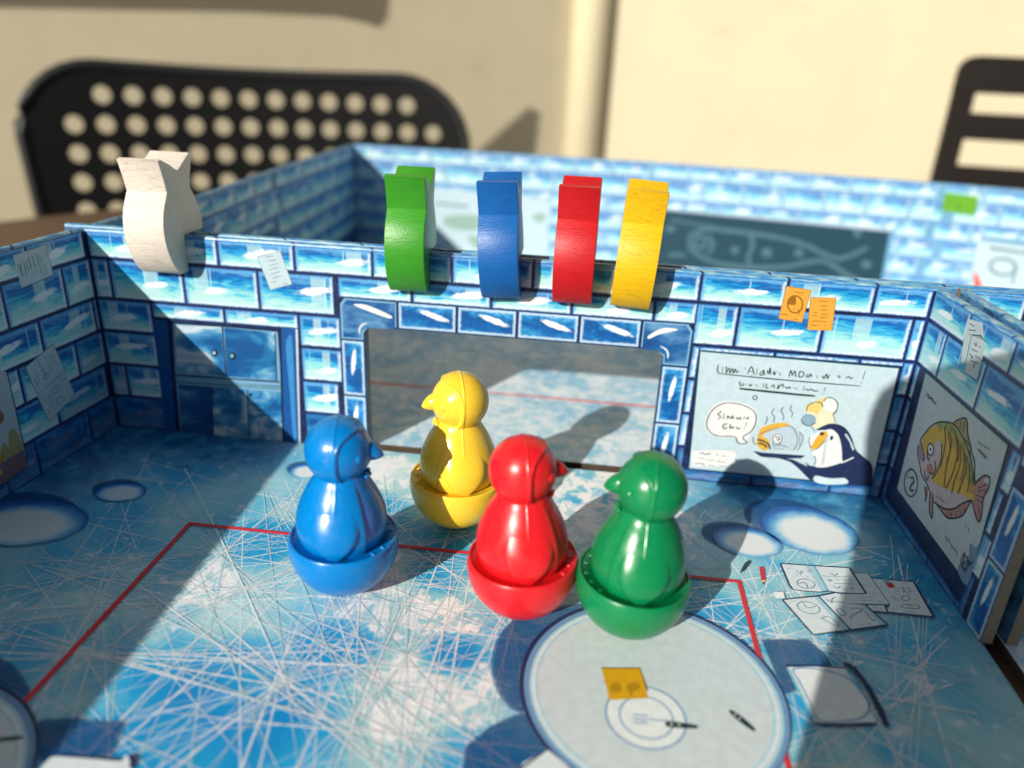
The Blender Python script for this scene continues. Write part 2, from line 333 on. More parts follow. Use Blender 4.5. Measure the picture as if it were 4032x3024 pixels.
  ('F','rose',0,[20.56,19.94,20.63,19.24,20.14,18.5,19.26,18.01,18.33,17.96,17.71,18.37,17.64,19.08,18.15,19.83,19.03,20.31,19.95,20.35]),
  ('F','mauve',0,[11.27,21.17,12.96,21.86,15.91,19.82,14.81,18.87,12.5,19.45]),
  ('F','khaki',0,[22.9,32.34,24.97,34.23,27.12,35.3,29.24,32.77,32.07,30.73,32.27,29.4,28.03,31.21,24.24,32.26]),
  ('F','rose2',0,[36.65,24.99,37.43,26.39,38.7,28.05,40.67,28.87,41.21,27.03,40.75,24.57,41.7,22.01,41.91,19.76,40.27,20.15,38.05,21.65,37.11,22.05]),
  ('F','sheet3',0,[39.27,28.01,40.7,28.82,40.92,27.72,39.34,27.43]),
  ('F','rose2',0,[25.48,14.12,28.94,14.68,32.36,16.64,34.97,19.6,37.31,21.91,36.74,20.69,36.25,17.98,34.18,15.73,30.74,13.91]),
  ('F','rose2',0,[19.21,14.47,20.96,14.78,21.39,12.88,21.26,11.64]),
  ('F','rose2',0,[21.96,14.94,23.42,15.17,24.53,13.35,25.83,10.42,23.7,11.41,22.31,13.43]),
  ('F','white',0,[18.41,23.69,18.59,23.08,18.42,22.48,17.96,22.05,17.32,21.9,16.67,22.07,16.19,22.53,16.01,23.14,16.18,23.75,16.65,24.18,17.3,24.32,17.94,24.14]),
  ('F','straw',0,[34.78,21.95,37.41,23.52,37.69,22.25,36.17,21.64]),
  ('S','ink',0.4,[11.69,22.65,13.85,26.56,16.5,29.39,20.19,31.32,23.59,32.28,27.11,31.72,30.32,30.45,32.99,28.99,35.22,26.72,36.45,25.13]),
  ('S','ink',0.4,[11.39,21.24,12.32,19.36,14.11,18.13,16.48,16.17,19.19,15.72,21.77,14.9]),
  ('S','ink',0.4,[11.69,22.65,13.42,21.74,15.74,20.09,15.39,19.18]),
  ('S','ink',0.4,[17.23,17.67,18.06,16.7,19.66,16.53,19.28,17.75]),
  ('S','ink',0.4,[20.87,26.6,22.44,23.33,22.19,20.08,21.16,17.67]),
  ('S','ink',0.4,[20.11,21.73,21.45,20.71,20.83,18.79,19.42,18.36]),
  ('S','ink',0.4,[24.29,13.74,28.86,14.8,32.29,16.77,34.9,19.72,37.27,21.98]),
  ('S','ink',0.4,[22.86,32.42,24.94,34.28,27.22,35.35,29.33,32.82,32.07,30.73,32.4,29.47]),
  ('S','ink',0.4,[36.54,24.99,38.56,28.29,40.65,29.01,41.29,27.08,40.75,24.57,41.7,22.01,41.91,19.76,40.27,20.15,38.12,21.54,37.35,22.04]),
  ('S','ink',0.4,[25.48,14.12,30.78,13.86,34.18,15.73,36.25,17.98,37.31,21.91]),
  ('S','ink',0.4,[19.21,14.47,21.07,13.4,21.26,11.64]),
  ('S','ink',0.4,[21.96,14.94,23.7,11.41,25.85,10.39,23.58,14.91]),
  ('S','ink',0.4,[32.95,30.24,34.75,28.68,35.79,26.72,36.89,25.76]),
  ('S','ink',0.3,[25.61,34.21,25.87,32.73]),
  ('S','ink',0.3,[26.82,34.78,27.53,32.57]),
  ('S','ink',0.3,[27.88,31.46,30.35,31.42]),
  ('S','ink',0.3,[29.88,31.19,31.7,31.16]),
  ('S','ink',0.3,[31.07,30.2,32.64,30.07]),
  ('S','ink',0.3,[38.12,25.21,40.61,27.6]),
  ('S','ink',0.3,[38.43,24.7,40.74,26.44]),
  ('S','ink',0.3,[38.4,23.79,40.75,24.57]),
  ('S','ink',0.3,[38.81,23.09,40.88,23.4]),
  ('S','ink',0.3,[39.78,22.4,41.36,21.16]),
  ('S','ink',0.3,[30.7,15.09,30.91,14.19]),
  ('S','ink',0.3,[32.12,15.98,32.62,14.94]),
  ('S','ink',0.3,[33.43,16.98,34.25,16.15]),
  ('S','ink',0.3,[34.65,18.08,35.39,17.37]),
  ('S','ink',0.3,[35.63,19.52,36.43,18.69]),
  ('S','stripe',0.32,[19.87,30.16,22.28,27.32,23.28,21.73]),
  ('S','stripe',0.32,[21.81,29.76,24.68,27.21,25.33,22.85,26.73,18.87]),
  ('S','stripe',0.32,[24.2,31.26,27.75,27.49,28.22,22.44,27.38,18.91]),
  ('S','stripe',0.32,[27.52,29.98,29.83,26.64,29.78,21.99,30.17,19.2]),
  ('S','stripe',0.32,[30.59,28.99,32.56,26.19,32.41,22.85,32.29,20.46]),
  ('S','stripe',0.32,[33.11,27.78,34.54,25.37,35.31,22.59]),
  ('S','stripe',0.32,[22.17,30.27,24.57,28.48,24.96,24.01]),
  ('S','stripe',0.32,[25.95,30.49,28.03,28.29,28.88,26.13]),
  ('S','stripe',0.32,[35.14,26.35,36.4,23.24]),
  ('S','stripe',0.32,[29.3,29.6,31.58,26.3,31.66,23.07]),
  ('S','ink',0.22,[17.29,29.26,18.91,28.34]),
  ('S','ink',0.22,[18.03,29.78,19.71,28.73]),
  ('S','ink',0.22,[22.73,31.54,25.0,31.0]),
  ('S','ink',0.22,[21.89,31.29,24.0,30.51]),
  ('S','ink',0.22,[20.51,30.8,21.65,30.02]),
  ('S','ink',0.22,[24.46,29.75,26.17,27.99]),
  ('S','ink',0.22,[28.47,30.47,30.12,28.74]),
  ('S','ink',0.22,[31.57,28.87,33.4,27.3]),
  ('C','ink',0.3,[18.52,23.74,18.7,23.1,18.51,22.47,17.99,22.0,17.29,21.82,16.59,22.0,16.07,22.47,15.89,23.12,16.1,23.76,16.62,24.23,17.32,24.39,18.02,24.21]),
  ('F','ink',0,[17.64,23.28,17.68,23.01,17.5,22.79,17.21,22.76,16.97,22.94,16.93,23.22,17.11,23.43,17.4,23.46]),
  ('S','ink',0.35,[16.22,22.12,16.88,21.05,18.2,20.7]),
  ('C','ink2',0.32,[15.98,13.61,16.37,12.61,16.39,11.53,16.02,10.5,15.31,9.63,14.32,9.04,13.18,8.8,12.03,8.94,11.0,9.46,10.23,10.29,9.82,11.34,9.82,12.45,10.22,13.51,10.98,14.37,11.99,14.93,13.13,15.13,14.26,14.95,15.24,14.43]),
  ('S','ink2',0.42,[12.15,12.68,13.24,13.53,14.2,13.03,13.34,11.04,14.12,10.45,15.39,11.38]),
  ('S','ink',0.3,[10.65,12.7,11.56,12.57]),
  ('S','ink',0.3,[10.69,14.6,12.33,15.25]),
  ('S','ink',0.3,[9.12,33.64,9.29,32.5]),
  ('S','ink',0.3,[9.58,33.49,10.76,32.79,11.47,33.44,12.55,32.89,14.33,32.93]),
  ('S','ink',0.3,[38.07,16.94,38.37,16.14]),
  ('S','ink',0.3,[39.07,16.77,39.92,16.34]),
  ('S','ink',0.3,[32.85,10.43,33.69,9.6]),
  ('S','ink',0.3,[34.09,10.57,34.76,9.99]),
  ('S','ink',0.3,[35.52,10.34,36.56,9.68]),
  ('S','ink',0.3,[36.86,10.23,37.45,9.79]),
  ('S','ink',0.3,[37.81,10.22,38.54,9.53]),
  ('S','ink',0.3,[40.76,11.94,40.48,9.38,42.72,8.66,42.35,11.07,40.97,11.09,41.53,9.14]),
  ('S','ink',0.3,[42.84,11.42,43.39,10.49,43.87,11.84]),
  ('S','ink',0.3,[33.6,33.54,34.5,33.07]),
  ('S','ink',0.3,[34.88,33.58,35.58,33.16]),
  ('S','ink',0.3,[35.95,33.66,36.54,33.41]),
  ('S','ink',0.3,[37.0,33.75,37.8,33.77]),
  ('S','ink',0.6,[34.36,32.07,37.89,31.77]),
  ('F','ink',0,[25.49,15.71,25.46,15.53,25.25,15.41,25.08,15.46,25.12,15.63,25.32,15.76]),
  ('F','ink',0,[26.66,16.06,26.63,15.89,26.43,15.77,26.26,15.82,26.29,15.99,26.5,16.11]),
  ('F','ink',0,[27.6,16.21,27.57,16.04,27.37,15.92,27.2,15.97,27.23,16.14,27.43,16.26]),
  ('F','ink',0,[28.54,16.33,28.51,16.17,28.31,16.05,28.15,16.09,28.18,16.26,28.37,16.38]),
 ],
 'right_note':[
  ('f','sheet3',0,[17.05,53.92,22.57,54.8,24.9,51.9,19.94,51.2,20.7,45.21,18.8,44.87,17.42,49.83]),
  ('S','ink',0.3,[17.9,53.18,19.99,53.23]),
  ('S','ink',0.3,[18.34,51.93,21.11,52.6]),
  ('S','ink',0.3,[18.84,51.08,19.25,51.09]),
 ],
 'right_note_b':[
  ('f','sheet3',0,[20.09,51.38,23.22,52.31,25.29,51.79,26.3,48.46,26.64,43.83,21.23,43.46,20.06,49.72]),
  ('s','teal',0.3,[26.3,48.46,26.64,43.83,21.23,43.46,20.06,49.72,20.09,51.38,23.22,52.31,25.29,51.79]),
  ('S','ink',0.28,[21.72,50.3,22.71,49.9,22.68,50.76]),
  ('S','ink',0.28,[23.51,50.18,24.75,50.13]),
  ('S','ink',0.28,[21.37,48.79,23.98,48.98]),
  ('S','ink',0.28,[21.31,47.62,22.71,47.37,22.22,46.94]),
  ('S','ink',0.28,[23.14,47.91,25.44,48.14]),
  ('S','ink',0.28,[22.0,46.47,25.4,47.0]),
  ('S','ink',0.28,[23.66,46.21,24.38,46.23,24.09,45.48]),
 ],
 'amber_note':[
  ('f','amber',0,[175.26,54.0,181.05,53.43,180.42,45.4,174.85,45.96]),
  ('s','amber2',0.15,[175.26,54.0,181.05,53.43,180.42,45.4,174.85,45.96,175.26,54.0]),
  ('C','amber2',0.4,[179.7,49.87,179.73,49.06,179.49,48.36,179.02,47.86,178.4,47.65,177.72,47.76,177.08,48.17,176.59,48.82,176.31,49.6,176.3,50.41,176.54,51.1,177.01,51.59,177.63,51.8,178.3,51.69,178.93,51.29,179.43,50.65]),
  ('F','amber2',0,[177.61,51.9,178.11,49.74,176.28,49.77,176.54,51.31]),
  ('S','amber2',0.35,[177.24,52.71,179.48,52.55]),
  ('S','amber2',0.35,[175.22,47.12,176.85,47.01]),
  ('S','amber2',0.35,[177.82,48.7,178.2,48.39]),
  ('S','amber2',0.35,[178.95,48.62,179.36,47.28]),
  ('S','amber2',0.35,[178.29,46.16,179.29,45.97]),
 ],
 'amber_note_b':[
  ('f','amber',0,[181.23,51.67,186.99,52.02,187.68,43.99,181.97,43.69]),
  ('s','amber2',0.15,[181.23,51.67,186.99,52.02,187.68,43.99,181.97,43.69,181.23,51.67]),
  ('S','amber2',0.3,[183.26,50.99,185.47,50.99]),
  ('S','amber2',0.3,[183.8,49.85,185.53,49.88]),
  ('S','amber2',0.3,[184.16,48.86,185.74,48.88]),
  ('S','amber2',0.3,[182.57,48.05,183.36,48.04]),
  ('S','amber2',0.3,[184.37,47.78,186.1,47.89]),
  ('S','amber2',0.3,[182.7,47.38,183.5,47.37]),
  ('S','amber2',0.3,[184.37,47.0,185.95,47.05]),
  ('S','amber2',0.3,[182.8,46.01,185.98,46.09]),
  ('S','amber2',0.3,[182.69,44.96,183.97,44.97]),
  ('S','amber2',0.3,[185.49,45.37,185.87,45.05]),
 ],
 'white_note':[
  ('f','sheet',0,[45.64,51.84,51.81,53.68,54.27,45.43,48.33,43.43]),
  ('s','grey',0.15,[45.64,51.84,51.81,53.68,54.27,45.43,48.33,43.43,45.64,51.84]),
  ('S','grey',0.25,[47.94,51.92,49.96,52.4]),
  ('S','grey',0.25,[48.29,50.87,50.54,51.46]),
  ('S','grey',0.25,[48.64,49.81,50.9,50.49]),
  ('S','grey',0.25,[48.55,48.72,51.04,49.47]),
  ('S','grey',0.25,[48.9,47.66,51.4,48.49]),
  ('S','grey',0.25,[49.26,46.59,51.76,47.43]),
  ('S','grey',0.25,[48.72,45.45,50.09,45.86]),
  ('S','grey',0.25,[52.04,45.26,52.95,45.55]),
 ],
 'left_note':[
  ('f','sheet',0,[23.23,54.06,13.0,54.47,12.72,46.85,22.77,46.17]),
  ('s','ink2',0.2,[22.77,46.17,12.72,46.85]),
  ('s','grey',0.14,[23.23,54.06,13.0,54.47,12.72,46.85]),
  ('S','grey',0.25,[22.44,51.83,21.94,50.2,21.61,48.79]),
  ('S','grey',0.25,[21.58,52.01,21.81,49.79,21.47,48.85]),
  ('S','grey',0.25,[20.64,51.99,20.57,50.45,20.71,48.57]),
  ('S','grey',0.25,[19.81,51.99,19.86,49.52]),
  ('S','grey',0.25,[19.0,52.76,18.98,51.04,18.69,49.82]),
  ('S','grey',0.25,[17.95,53.1,17.78,50.96,17.56,49.94]),
  ('S','grey',0.25,[16.7,53.22,16.47,51.24,16.53,50.09]),
  ('S','grey',0.25,[15.81,52.83,15.58,50.84]),
  ('S','grey',0.25,[13.62,53.53,13.4,51.93]),
  ('S','grey',0.25,[18.82,48.88,18.48,47.83]),
  ('S','grey',0.25,[17.56,48.97,17.47,48.36]),
  ('S','grey',0.25,[16.2,49.43,16.06,48.02]),
  ('S','grey',0.25,[15.11,49.76,14.61,47.77]),
 ],
 'left_note_b':[
  ('f','sheet',0,[26.58,27.86,16.96,30.58,15.05,22.57,24.9,20.01]),
  ('s','ink2',0.2,[26.58,27.86,16.96,30.58,15.05,22.57,24.9,20.01,26.58,27.86]),
  ('S','grey',0.22,[24.9,27.05,24.59,24.97,24.11,21.88]),
  ('S','grey',0.22,[24.08,26.92,23.25,22.63]),
  ('S','grey',0.22,[22.63,28.34,21.22,23.65]),
  ('S','grey',0.22,[20.22,28.36,19.24,24.36]),
  ('S','grey',0.22,[19.12,28.33,18.06,25.39]),
  ('S','grey',0.22,[18.21,28.37,17.14,25.41]),
  ('S','grey',0.22,[22.62,26.73,21.74,26.76]),
  ('S','grey',0.22,[22.48,25.59,21.11,25.8]),
  ('C','grey',0.22,[20.74,23.04,21.21,22.81,21.66,22.83,21.93,23.09,21.92,23.49,21.62,23.87,21.16,24.1,20.7,24.08,20.43,23.82,20.44,23.42]),
 ],
 'left_note_c':[
  ('f','sheet',0,[24.98,19.68,15.18,22.43,13.47,15.8,14.67,14.55,23.12,11.94]),
  ('s','ink2',0.2,[24.98,19.68,23.12,11.94,14.67,14.55,13.47,15.8]),
  ('S','grey',0.22,[23.09,18.14,22.75,16.88]),
  ('S','grey',0.22,[21.74,19.06,21.0,15.74]),
  ('S','grey',0.22,[22.7,15.35,22.03,13.54]),
  ('S','grey',0.22,[21.18,15.06,20.2,13.48]),
  ('S','grey',0.22,[17.09,20.16,15.01,20.85]),
  ('C','grey',0.22,[18.6,18.6,19.19,18.31,19.75,18.33,20.07,18.64,20.03,19.13,19.64,19.6,19.06,19.89,18.5,19.88,18.17,19.57,18.21,19.08]),
  ('C','grey',0.22,[17.71,15.06,18.35,14.82,19.01,14.94,19.46,15.39,19.51,15.97,19.16,16.49,18.53,16.73,17.86,16.61,17.41,16.17,17.35,15.58]),
 ],
 'left_poster':[
  ('f','sheet3',0,[39.09,34.32,31.71,28.48,31.72,18.97,31.77,9.29,32.07,4.0,40.41,3.41,47.53,3.77]),
  ('F','tan',0,[38.96,8.76,37.43,12.76,36.57,12.54,35.91,11.59,34.81,14.81,33.27,14.48,32.61,12.49,32.08,8.59,34.86,8.51,37.62,8.68]),
  ('f','rose3',0,[45.97,9.44,39.06,8.39,34.86,8.51,32.11,8.49,32.07,4.0,40.41,3.41,47.53,3.77]),
  ('F','brown2',0,[36.96,21.1,35.42,20.21,35.25,18.71,36.1,17.68,37.79,18.05]),
  ('F','orange',0,[39.7,11.02,38.07,10.38,38.02,8.89,38.96,8.76,40.24,9.02]),
  ('F','straw',0,[39.02,6.26,39.22,5.87,39.52,5.72,39.78,5.87,39.93,6.26,39.89,6.73,39.69,7.12,39.41,7.27,39.14,7.12,38.99,6.74]),
  ('s','ink2',0.3,[31.71,28.48,31.72,18.97,31.77,9.29,32.07,4.0,40.41,3.41,47.53,3.77]),
  ('s','ink2',0.25,[39.06,8.39,34.86,8.51,32.11,8.49]),
 ],
 'papers':[
  ('f','paper',0,[194.91,-36.52,203.75,-36.27,203.52,-47.65,194.23,-47.83,195.86,-45.18]),
  ('s','navy',0.35,[194.91,-36.52,203.75,-36.27]),
  ('s','navy',0.5,[203.75,-36.27,203.52,-47.65]),
  ('s','navy',0.35,[203.52,-47.65,191.5,-47.79]),
  ('f','paper',0,[190.68,-46.26,194.65,-45.59,194.53,-47.66,191.5,-47.79]),
  ('s','navy',0.35,[194.65,-45.59,194.51,-47.71]),
  ('s','grey',0.2,[191.89,-46.57,192.7,-46.56]),
  ('f','tape',0,[196.98,-36.5,198.26,-36.28,198.84,-37.61,197.36,-37.95]),
  ('f','red',0,[197.36,-37.95,198.86,-37.55,199.02,-39.06,197.53,-39.46]),
  ('s','grey',0.2,[200.51,-38.67,201.2,-39.1,202.1,-38.25,201.67,-39.44,202.37,-39.59,201.46,-40.02,201.38,-40.72,200.79,-40.28,199.97,-40.69,200.64,-39.75,200.51,-38.67]),
  ('C','grey',0.2,[200.77,-42.31,200.42,-42.87,199.88,-43.27,199.36,-43.36,199.06,-43.1,199.08,-42.6,199.43,-42.03,199.97,-41.63,200.5,-41.54,200.81,-41.8]),
  ('S','grey',0.22,[198.35,-44.83,198.18,-45.76,201.19,-45.51,201.74,-44.9,201.25,-44.47,198.35,-44.83]),
  ('S','grey',0.22,[198.56,-39.42,199.59,-39.38]),
  ('S','grey',0.22,[198.39,-40.42,199.23,-40.41]),
  ('S','grey',0.22,[196.73,-42.33,198.1,-42.23]),
  ('S','grey',0.22,[197.07,-42.81,198.2,-42.88]),
  ('S','grey',0.22,[197.18,-43.45,198.71,-43.32]),
  ('S','grey',0.22,[201.62,-42.56,202.13,-42.53]),
  ('S','grey',0.22,[198.14,-46.79,200.4,-46.79]),
  ('S','grey',0.22,[199.86,-44.7,199.69,-45.64]),
  ('f','paper',0,[191.4,-35.53,194.71,-34.95,195.86,-45.18,187.03,-46.42,186.53,-43.54,192.16,-42.3]),
  ('s','grey',0.3,[191.44,-35.38,194.71,-34.95,195.86,-45.18,187.03,-46.42,186.53,-43.54]),
  ('S','grey',0.25,[190.49,-43.66,191.18,-43.57]),
  ('S','grey',0.25,[191.52,-43.54,192.04,-43.48]),
  ('S','grey',0.25,[192.38,-43.45,193.07,-43.36]),
  ('S','grey',0.25,[190.32,-44.76,192.52,-44.59]),
  ('S','grey',0.25,[193.7,-44.5,194.54,-44.43]),
  ('S','grey',0.25,[193.4,-41.82,193.84,-42.01]),
  ('f','paper',0,[173.84,-47.43,181.66,-44.91,185.46,-43.18,186.53,-43.54,187.03,-46.42,190.68,-46.26,193.13,-51.84,185.3,-54.58,177.49,-57.28]),
  ('f','fold',0,[180.56,-45.28,181.66,-44.91,185.3,-54.58,184.08,-55.02]),
  ('f','fold',0,[189.68,-46.33,190.68,-46.26,193.13,-51.84,191.78,-52.36]),
  ('s','navy',0.4,[181.66,-44.91,185.3,-54.58]),
  ('s','navy',0.3,[173.84,-47.43,181.66,-44.91,185.46,-43.18]),
  ('s','navy',0.4,[173.84,-47.43,177.49,-57.28]),
  ('s','navy',0.35,[177.49,-57.28,185.3,-54.58,193.13,-51.84]),
  ('s','navy',0.4,[190.68,-46.26,193.13,-51.84]),
  ('C','grey',0.22,[180.67,-49.65,180.3,-50.21,179.74,-50.64,179.05,-50.89,178.31,-50.92,177.6,-50.75,177.01,-50.37,176.62,-49.85,176.46,-49.24,176.57,-48.6,176.93,-48.03,177.49,-47.59,178.2,-47.33,178.96,-47.3,179.67,-47.48,180.26,-47.87,180.65,-48.4,180.79,-49.02]),
  ('S','grey',0.22,[177.87,-47.53,178.39,-49.12,180.27,-48.42]),
  ('S','grey',0.22,[180.31,-52.05,182.17,-51.37,183.24,-54.09,180.31,-52.05]),
  ('S','grey',0.22,[175.44,-47.69,176.76,-47.33]),
  ('S','grey',0.22,[177.51,-46.94,177.96,-47.13]),
  ('S','grey',0.22,[182.83,-45.51,183.75,-46.4,184.39,-45.24,185.38,-44.67]),
  ('S','grey',0.22,[183.77,-46.92,184.27,-46.31,186.44,-46.2]),
  ('S','grey',0.22,[184.11,-48.66,185.31,-48.46,185.79,-49.89,184.53,-50.35,184.11,-48.66]),
  ('S','grey',0.22,[186.92,-47.93,189.66,-47.72,186.28,-50.67]),
  ('S','grey',0.22,[186.28,-50.67,187.12,-50.53]),
  ('S','grey',0.22,[186.23,-51.67,186.28,-50.67]),
  ('S','grey',0.22,[189.75,-47.96,190.62,-51.05,191.08,-50.36]),
  ('S','grey',0.22,[187.39,-52.8,188.18,-52.79]),
  ('S','grey',0.22,[188.97,-52.3,189.84,-52.03]),
  ('S','grey',0.22,[180.97,-51.07,181.07,-51.3]),
  ('S','grey',0.22,[186.01,-47.7,186.45,-47.88]),
  ('f','paper',0,[176.11,-34.73,191.16,-33.65,192.0,-42.28,190.09,-42.79,185.49,-43.04,184.2,-42.85,182.33,-43.58,178.58,-43.82,176.78,-43.59,176.39,-42.27]),
  ('f','fold',0,[181.51,-34.38,183.47,-34.34,184.2,-42.85,182.72,-43.38]),
  ('s','fold2',0.5,[183.46,-34.4,184.2,-42.85]),
  ('s','navy',0.3,[176.11,-34.73,183.5,-34.24,191.16,-33.65]),
  ('s','navy',0.45,[191.16,-33.65,192.0,-42.28]),
  ('s','navy',0.4,[176.11,-34.73,176.39,-42.27,176.78,-43.59]),
  ('s','navy',0.3,[176.78,-43.59,178.58,-43.82,182.33,-43.58,184.2,-42.85,185.49,-43.04,190.09,-42.79,192.0,-42.28]),
  ('C','grey',0.22,[181.81,-41.29,181.52,-41.83,181.05,-42.28,180.46,-42.6,179.82,-42.74,179.2,-42.69,178.69,-42.46,178.33,-42.07,178.17,-41.56,178.24,-41.0,178.52,-40.46,178.99,-39.99,179.59,-39.66,180.24,-39.52,180.87,-39.57,181.39,-39.81,181.74,-40.21,181.89,-40.73]),
  ('S','grey',0.24,[178.31,-41.33,179.96,-40.88,180.1,-42.74]),
  ('S','grey',0.24,[179.07,-36.51,179.37,-37.48]),
  ('S','grey',0.24,[179.83,-36.67,180.36,-37.02,179.61,-37.59,179.92,-38.12]),
  ('S','grey',0.24,[181.38,-36.4,182.52,-36.05]),
  ('S','grey',0.24,[181.47,-37.12,182.14,-36.85]),
  ('S','grey',0.24,[178.45,-38.08,178.98,-38.42]),
  ('S','grey',0.24,[180.58,-38.29,181.19,-38.62]),
  ('S','grey',0.24,[177.2,-36.24,177.9,-36.27]),
  ('S','grey',0.24,[186.45,-36.4,187.11,-37.15,187.91,-36.14]),
  ('S','grey',0.24,[184.62,-37.73,190.26,-37.04]),
  ('S','grey',0.24,[184.24,-37.51,184.62,-37.73]),
  ('S','grey',0.24,[185.11,-38.79,186.07,-39.05,185.17,-39.21]),
  ('S','grey',0.24,[186.82,-38.21,187.47,-38.95]),
  ('S','grey',0.24,[188.14,-38.13,189.73,-38.85]),
  ('S','grey',0.24,[189.72,-37.71,190.09,-38.78]),
  ('S','grey',0.24,[186.15,-40.03,190.41,-39.43]),
  ('S','grey',0.24,[185.73,-40.94,186.38,-41.66,187.25,-40.68]),
  ('S','grey',0.24,[187.62,-41.44,188.61,-41.55]),
  ('S','ink',0.5,[189.35,-40.73,189.85,-41.34]),
 ],
 'eraser':[
  ('f','white',0,[172.57,-45.12,174.7,-44.62,174.53,-46.92,172.54,-47.32]),
  ('s','grey',0.18,[174.7,-44.62,174.53,-46.92,172.54,-47.32]),
 ],
 'green_pen':[
  ('f','pinegreen',0,[168.34,-35.63,169.49,-34.46,169.73,-35.26,167.52,-38.95,166.53,-39.74,167.2,-37.94]),
 ],
 'red_pencil':[
  ('f','red',0,[171.17,-36.74,172.26,-36.55,171.7,-41.16,170.69,-41.7]),
  ('f','lemon',0,[170.69,-41.7,171.7,-41.16,171.27,-42.07,170.79,-42.52]),
  ('s','ink',0.3,[171.03,-42.0,170.88,-42.8]),
 ],
 'chair_print':[
  ('f','seat',0,[170.44,-66.65,180.95,-64.95,182.74,-77.86,172.13,-79.4]),
  ('F','seat2',0,[171.65,-67.17,176.55,-66.59,180.27,-67.67,181.72,-69.5,182.51,-72.02,182.54,-74.07,181.67,-75.96,179.84,-77.35,177.78,-78.03,173.25,-78.62,172.55,-74.64,171.91,-69.98]),
  ('C','softblue',0.32,[171.65,-67.17,176.55,-66.59,180.27,-67.67,181.72,-69.5,182.51,-72.02,182.54,-74.07,181.67,-75.96,179.84,-77.35,177.78,-78.03,173.25,-78.62,172.55,-74.64,171.91,-69.98]),
  ('s','navy',0.45,[170.32,-66.74,175.74,-65.79,181.14,-65.35]),
  ('S','navy',0.5,[172.13,-79.4,176.08,-79.14,182.77,-77.79]),
  ('s','aqua',0.6,[170.62,-67.27,171.55,-74.03,172.29,-79.14]),
  ('S','navy',1.15,[181.1,-64.42,182.14,-64.68,182.79,-65.58,183.59,-68.52,184.02,-71.52,184.23,-75.31,184.18,-78.11]),
 ],
 'chair_shade':[
  ('f','shade',0,[167.13,-60.25,176.11,-58.76,178.48,-62.14,178.92,-65.22,170.59,-66.8,170.71,-72.67,168.65,-73.6,167.94,-68.31]),
 ],
 'table_items':[
  ('f','gold',0,[136.95,-72.6,143.82,-71.49,144.97,-78.37,138.37,-79.81]),
  ('s','brown',0.3,[136.95,-72.6,143.82,-71.49,144.93,-76.7]),
  ('F','gold2',0,[140.5,-76.73,140.28,-77.4,139.74,-77.88,139.07,-77.99,138.54,-77.68,138.34,-77.07,138.55,-76.39,139.09,-75.9,139.77,-75.79,140.3,-76.11]),
  ('F','gold2',0,[141.37,-75.9,143.2,-75.26,143.67,-76.22,142.35,-77.45,142.06,-78.5]),
  ('s','gold3',0.2,[137.36,-75.85,144.25,-74.74]),
 ],
 'cutlery':[
  ('S','softblue',0.45,[142.3,-82.34,144.64,-82.22]),
  ('S','softblue',0.45,[142.27,-83.22,144.6,-83.07]),
  ('S','softblue',0.45,[142.24,-84.06,144.56,-83.69]),
  ('S','softblue',0.45,[144.85,-82.94,147.78,-82.79]),
  ('F','ink',0,[147.56,-83.07,148.02,-82.78,152.14,-82.84,152.74,-83.3,152.04,-83.71,147.81,-84.01]),
  ('F','white',0,[148.68,-83.32,148.56,-83.5,148.34,-83.54,148.24,-83.39,148.36,-83.21,148.59,-83.18]),
  ('F','white',0,[149.87,-83.32,149.75,-83.5,149.56,-83.53,149.47,-83.38,149.59,-83.21,149.78,-83.18]),
 ],
 'knife':[
  ('f','smudge',0,[154.43,-75.69,155.84,-74.62,157.14,-76.27,155.79,-76.98]),
  ('F','ink',0,[158.33,-79.25,158.89,-78.77,160.52,-80.11,162.05,-82.12,161.64,-82.7,159.64,-81.02]),
  ('F','white',0,[159.42,-79.65,159.3,-79.83,159.13,-79.86,159.07,-79.7,159.18,-79.52,159.36,-79.49]),
  ('F','white',0,[160.04,-80.34,159.93,-80.52,159.75,-80.55,159.69,-80.39,159.8,-80.21,159.98,-80.18]),
 ],
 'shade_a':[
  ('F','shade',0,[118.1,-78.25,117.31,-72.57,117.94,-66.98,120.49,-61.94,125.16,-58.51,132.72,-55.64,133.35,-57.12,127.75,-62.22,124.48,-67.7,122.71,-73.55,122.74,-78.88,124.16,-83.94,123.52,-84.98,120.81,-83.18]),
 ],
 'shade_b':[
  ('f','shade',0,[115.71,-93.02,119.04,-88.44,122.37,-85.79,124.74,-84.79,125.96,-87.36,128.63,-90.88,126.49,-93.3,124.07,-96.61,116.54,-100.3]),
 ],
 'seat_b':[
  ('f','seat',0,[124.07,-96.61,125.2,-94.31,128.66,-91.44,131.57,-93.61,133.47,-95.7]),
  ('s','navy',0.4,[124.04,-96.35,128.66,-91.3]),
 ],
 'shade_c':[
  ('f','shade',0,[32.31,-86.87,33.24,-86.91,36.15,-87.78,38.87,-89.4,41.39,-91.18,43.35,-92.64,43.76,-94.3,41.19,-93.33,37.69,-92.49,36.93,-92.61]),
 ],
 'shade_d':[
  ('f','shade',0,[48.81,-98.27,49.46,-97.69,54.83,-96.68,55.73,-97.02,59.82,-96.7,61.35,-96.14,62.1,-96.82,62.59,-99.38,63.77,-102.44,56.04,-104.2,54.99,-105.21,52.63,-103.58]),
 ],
 'seat_d':[
  ('F','seat',0,[55.68,-106.49,55.03,-104.92,55.81,-103.88,60.64,-103.5,65.55,-103.24,65.65,-102.59,66.14,-102.15,67.14,-103.35,67.69,-104.66,61.55,-106.68]),
  ('S','navy',0.8,[66.33,-102.05,67.26,-102.63,67.84,-104.09]),
  ('s','navy',0.35,[55.67,-103.69,65.43,-103.05]),
 ],
 'knife_d':[
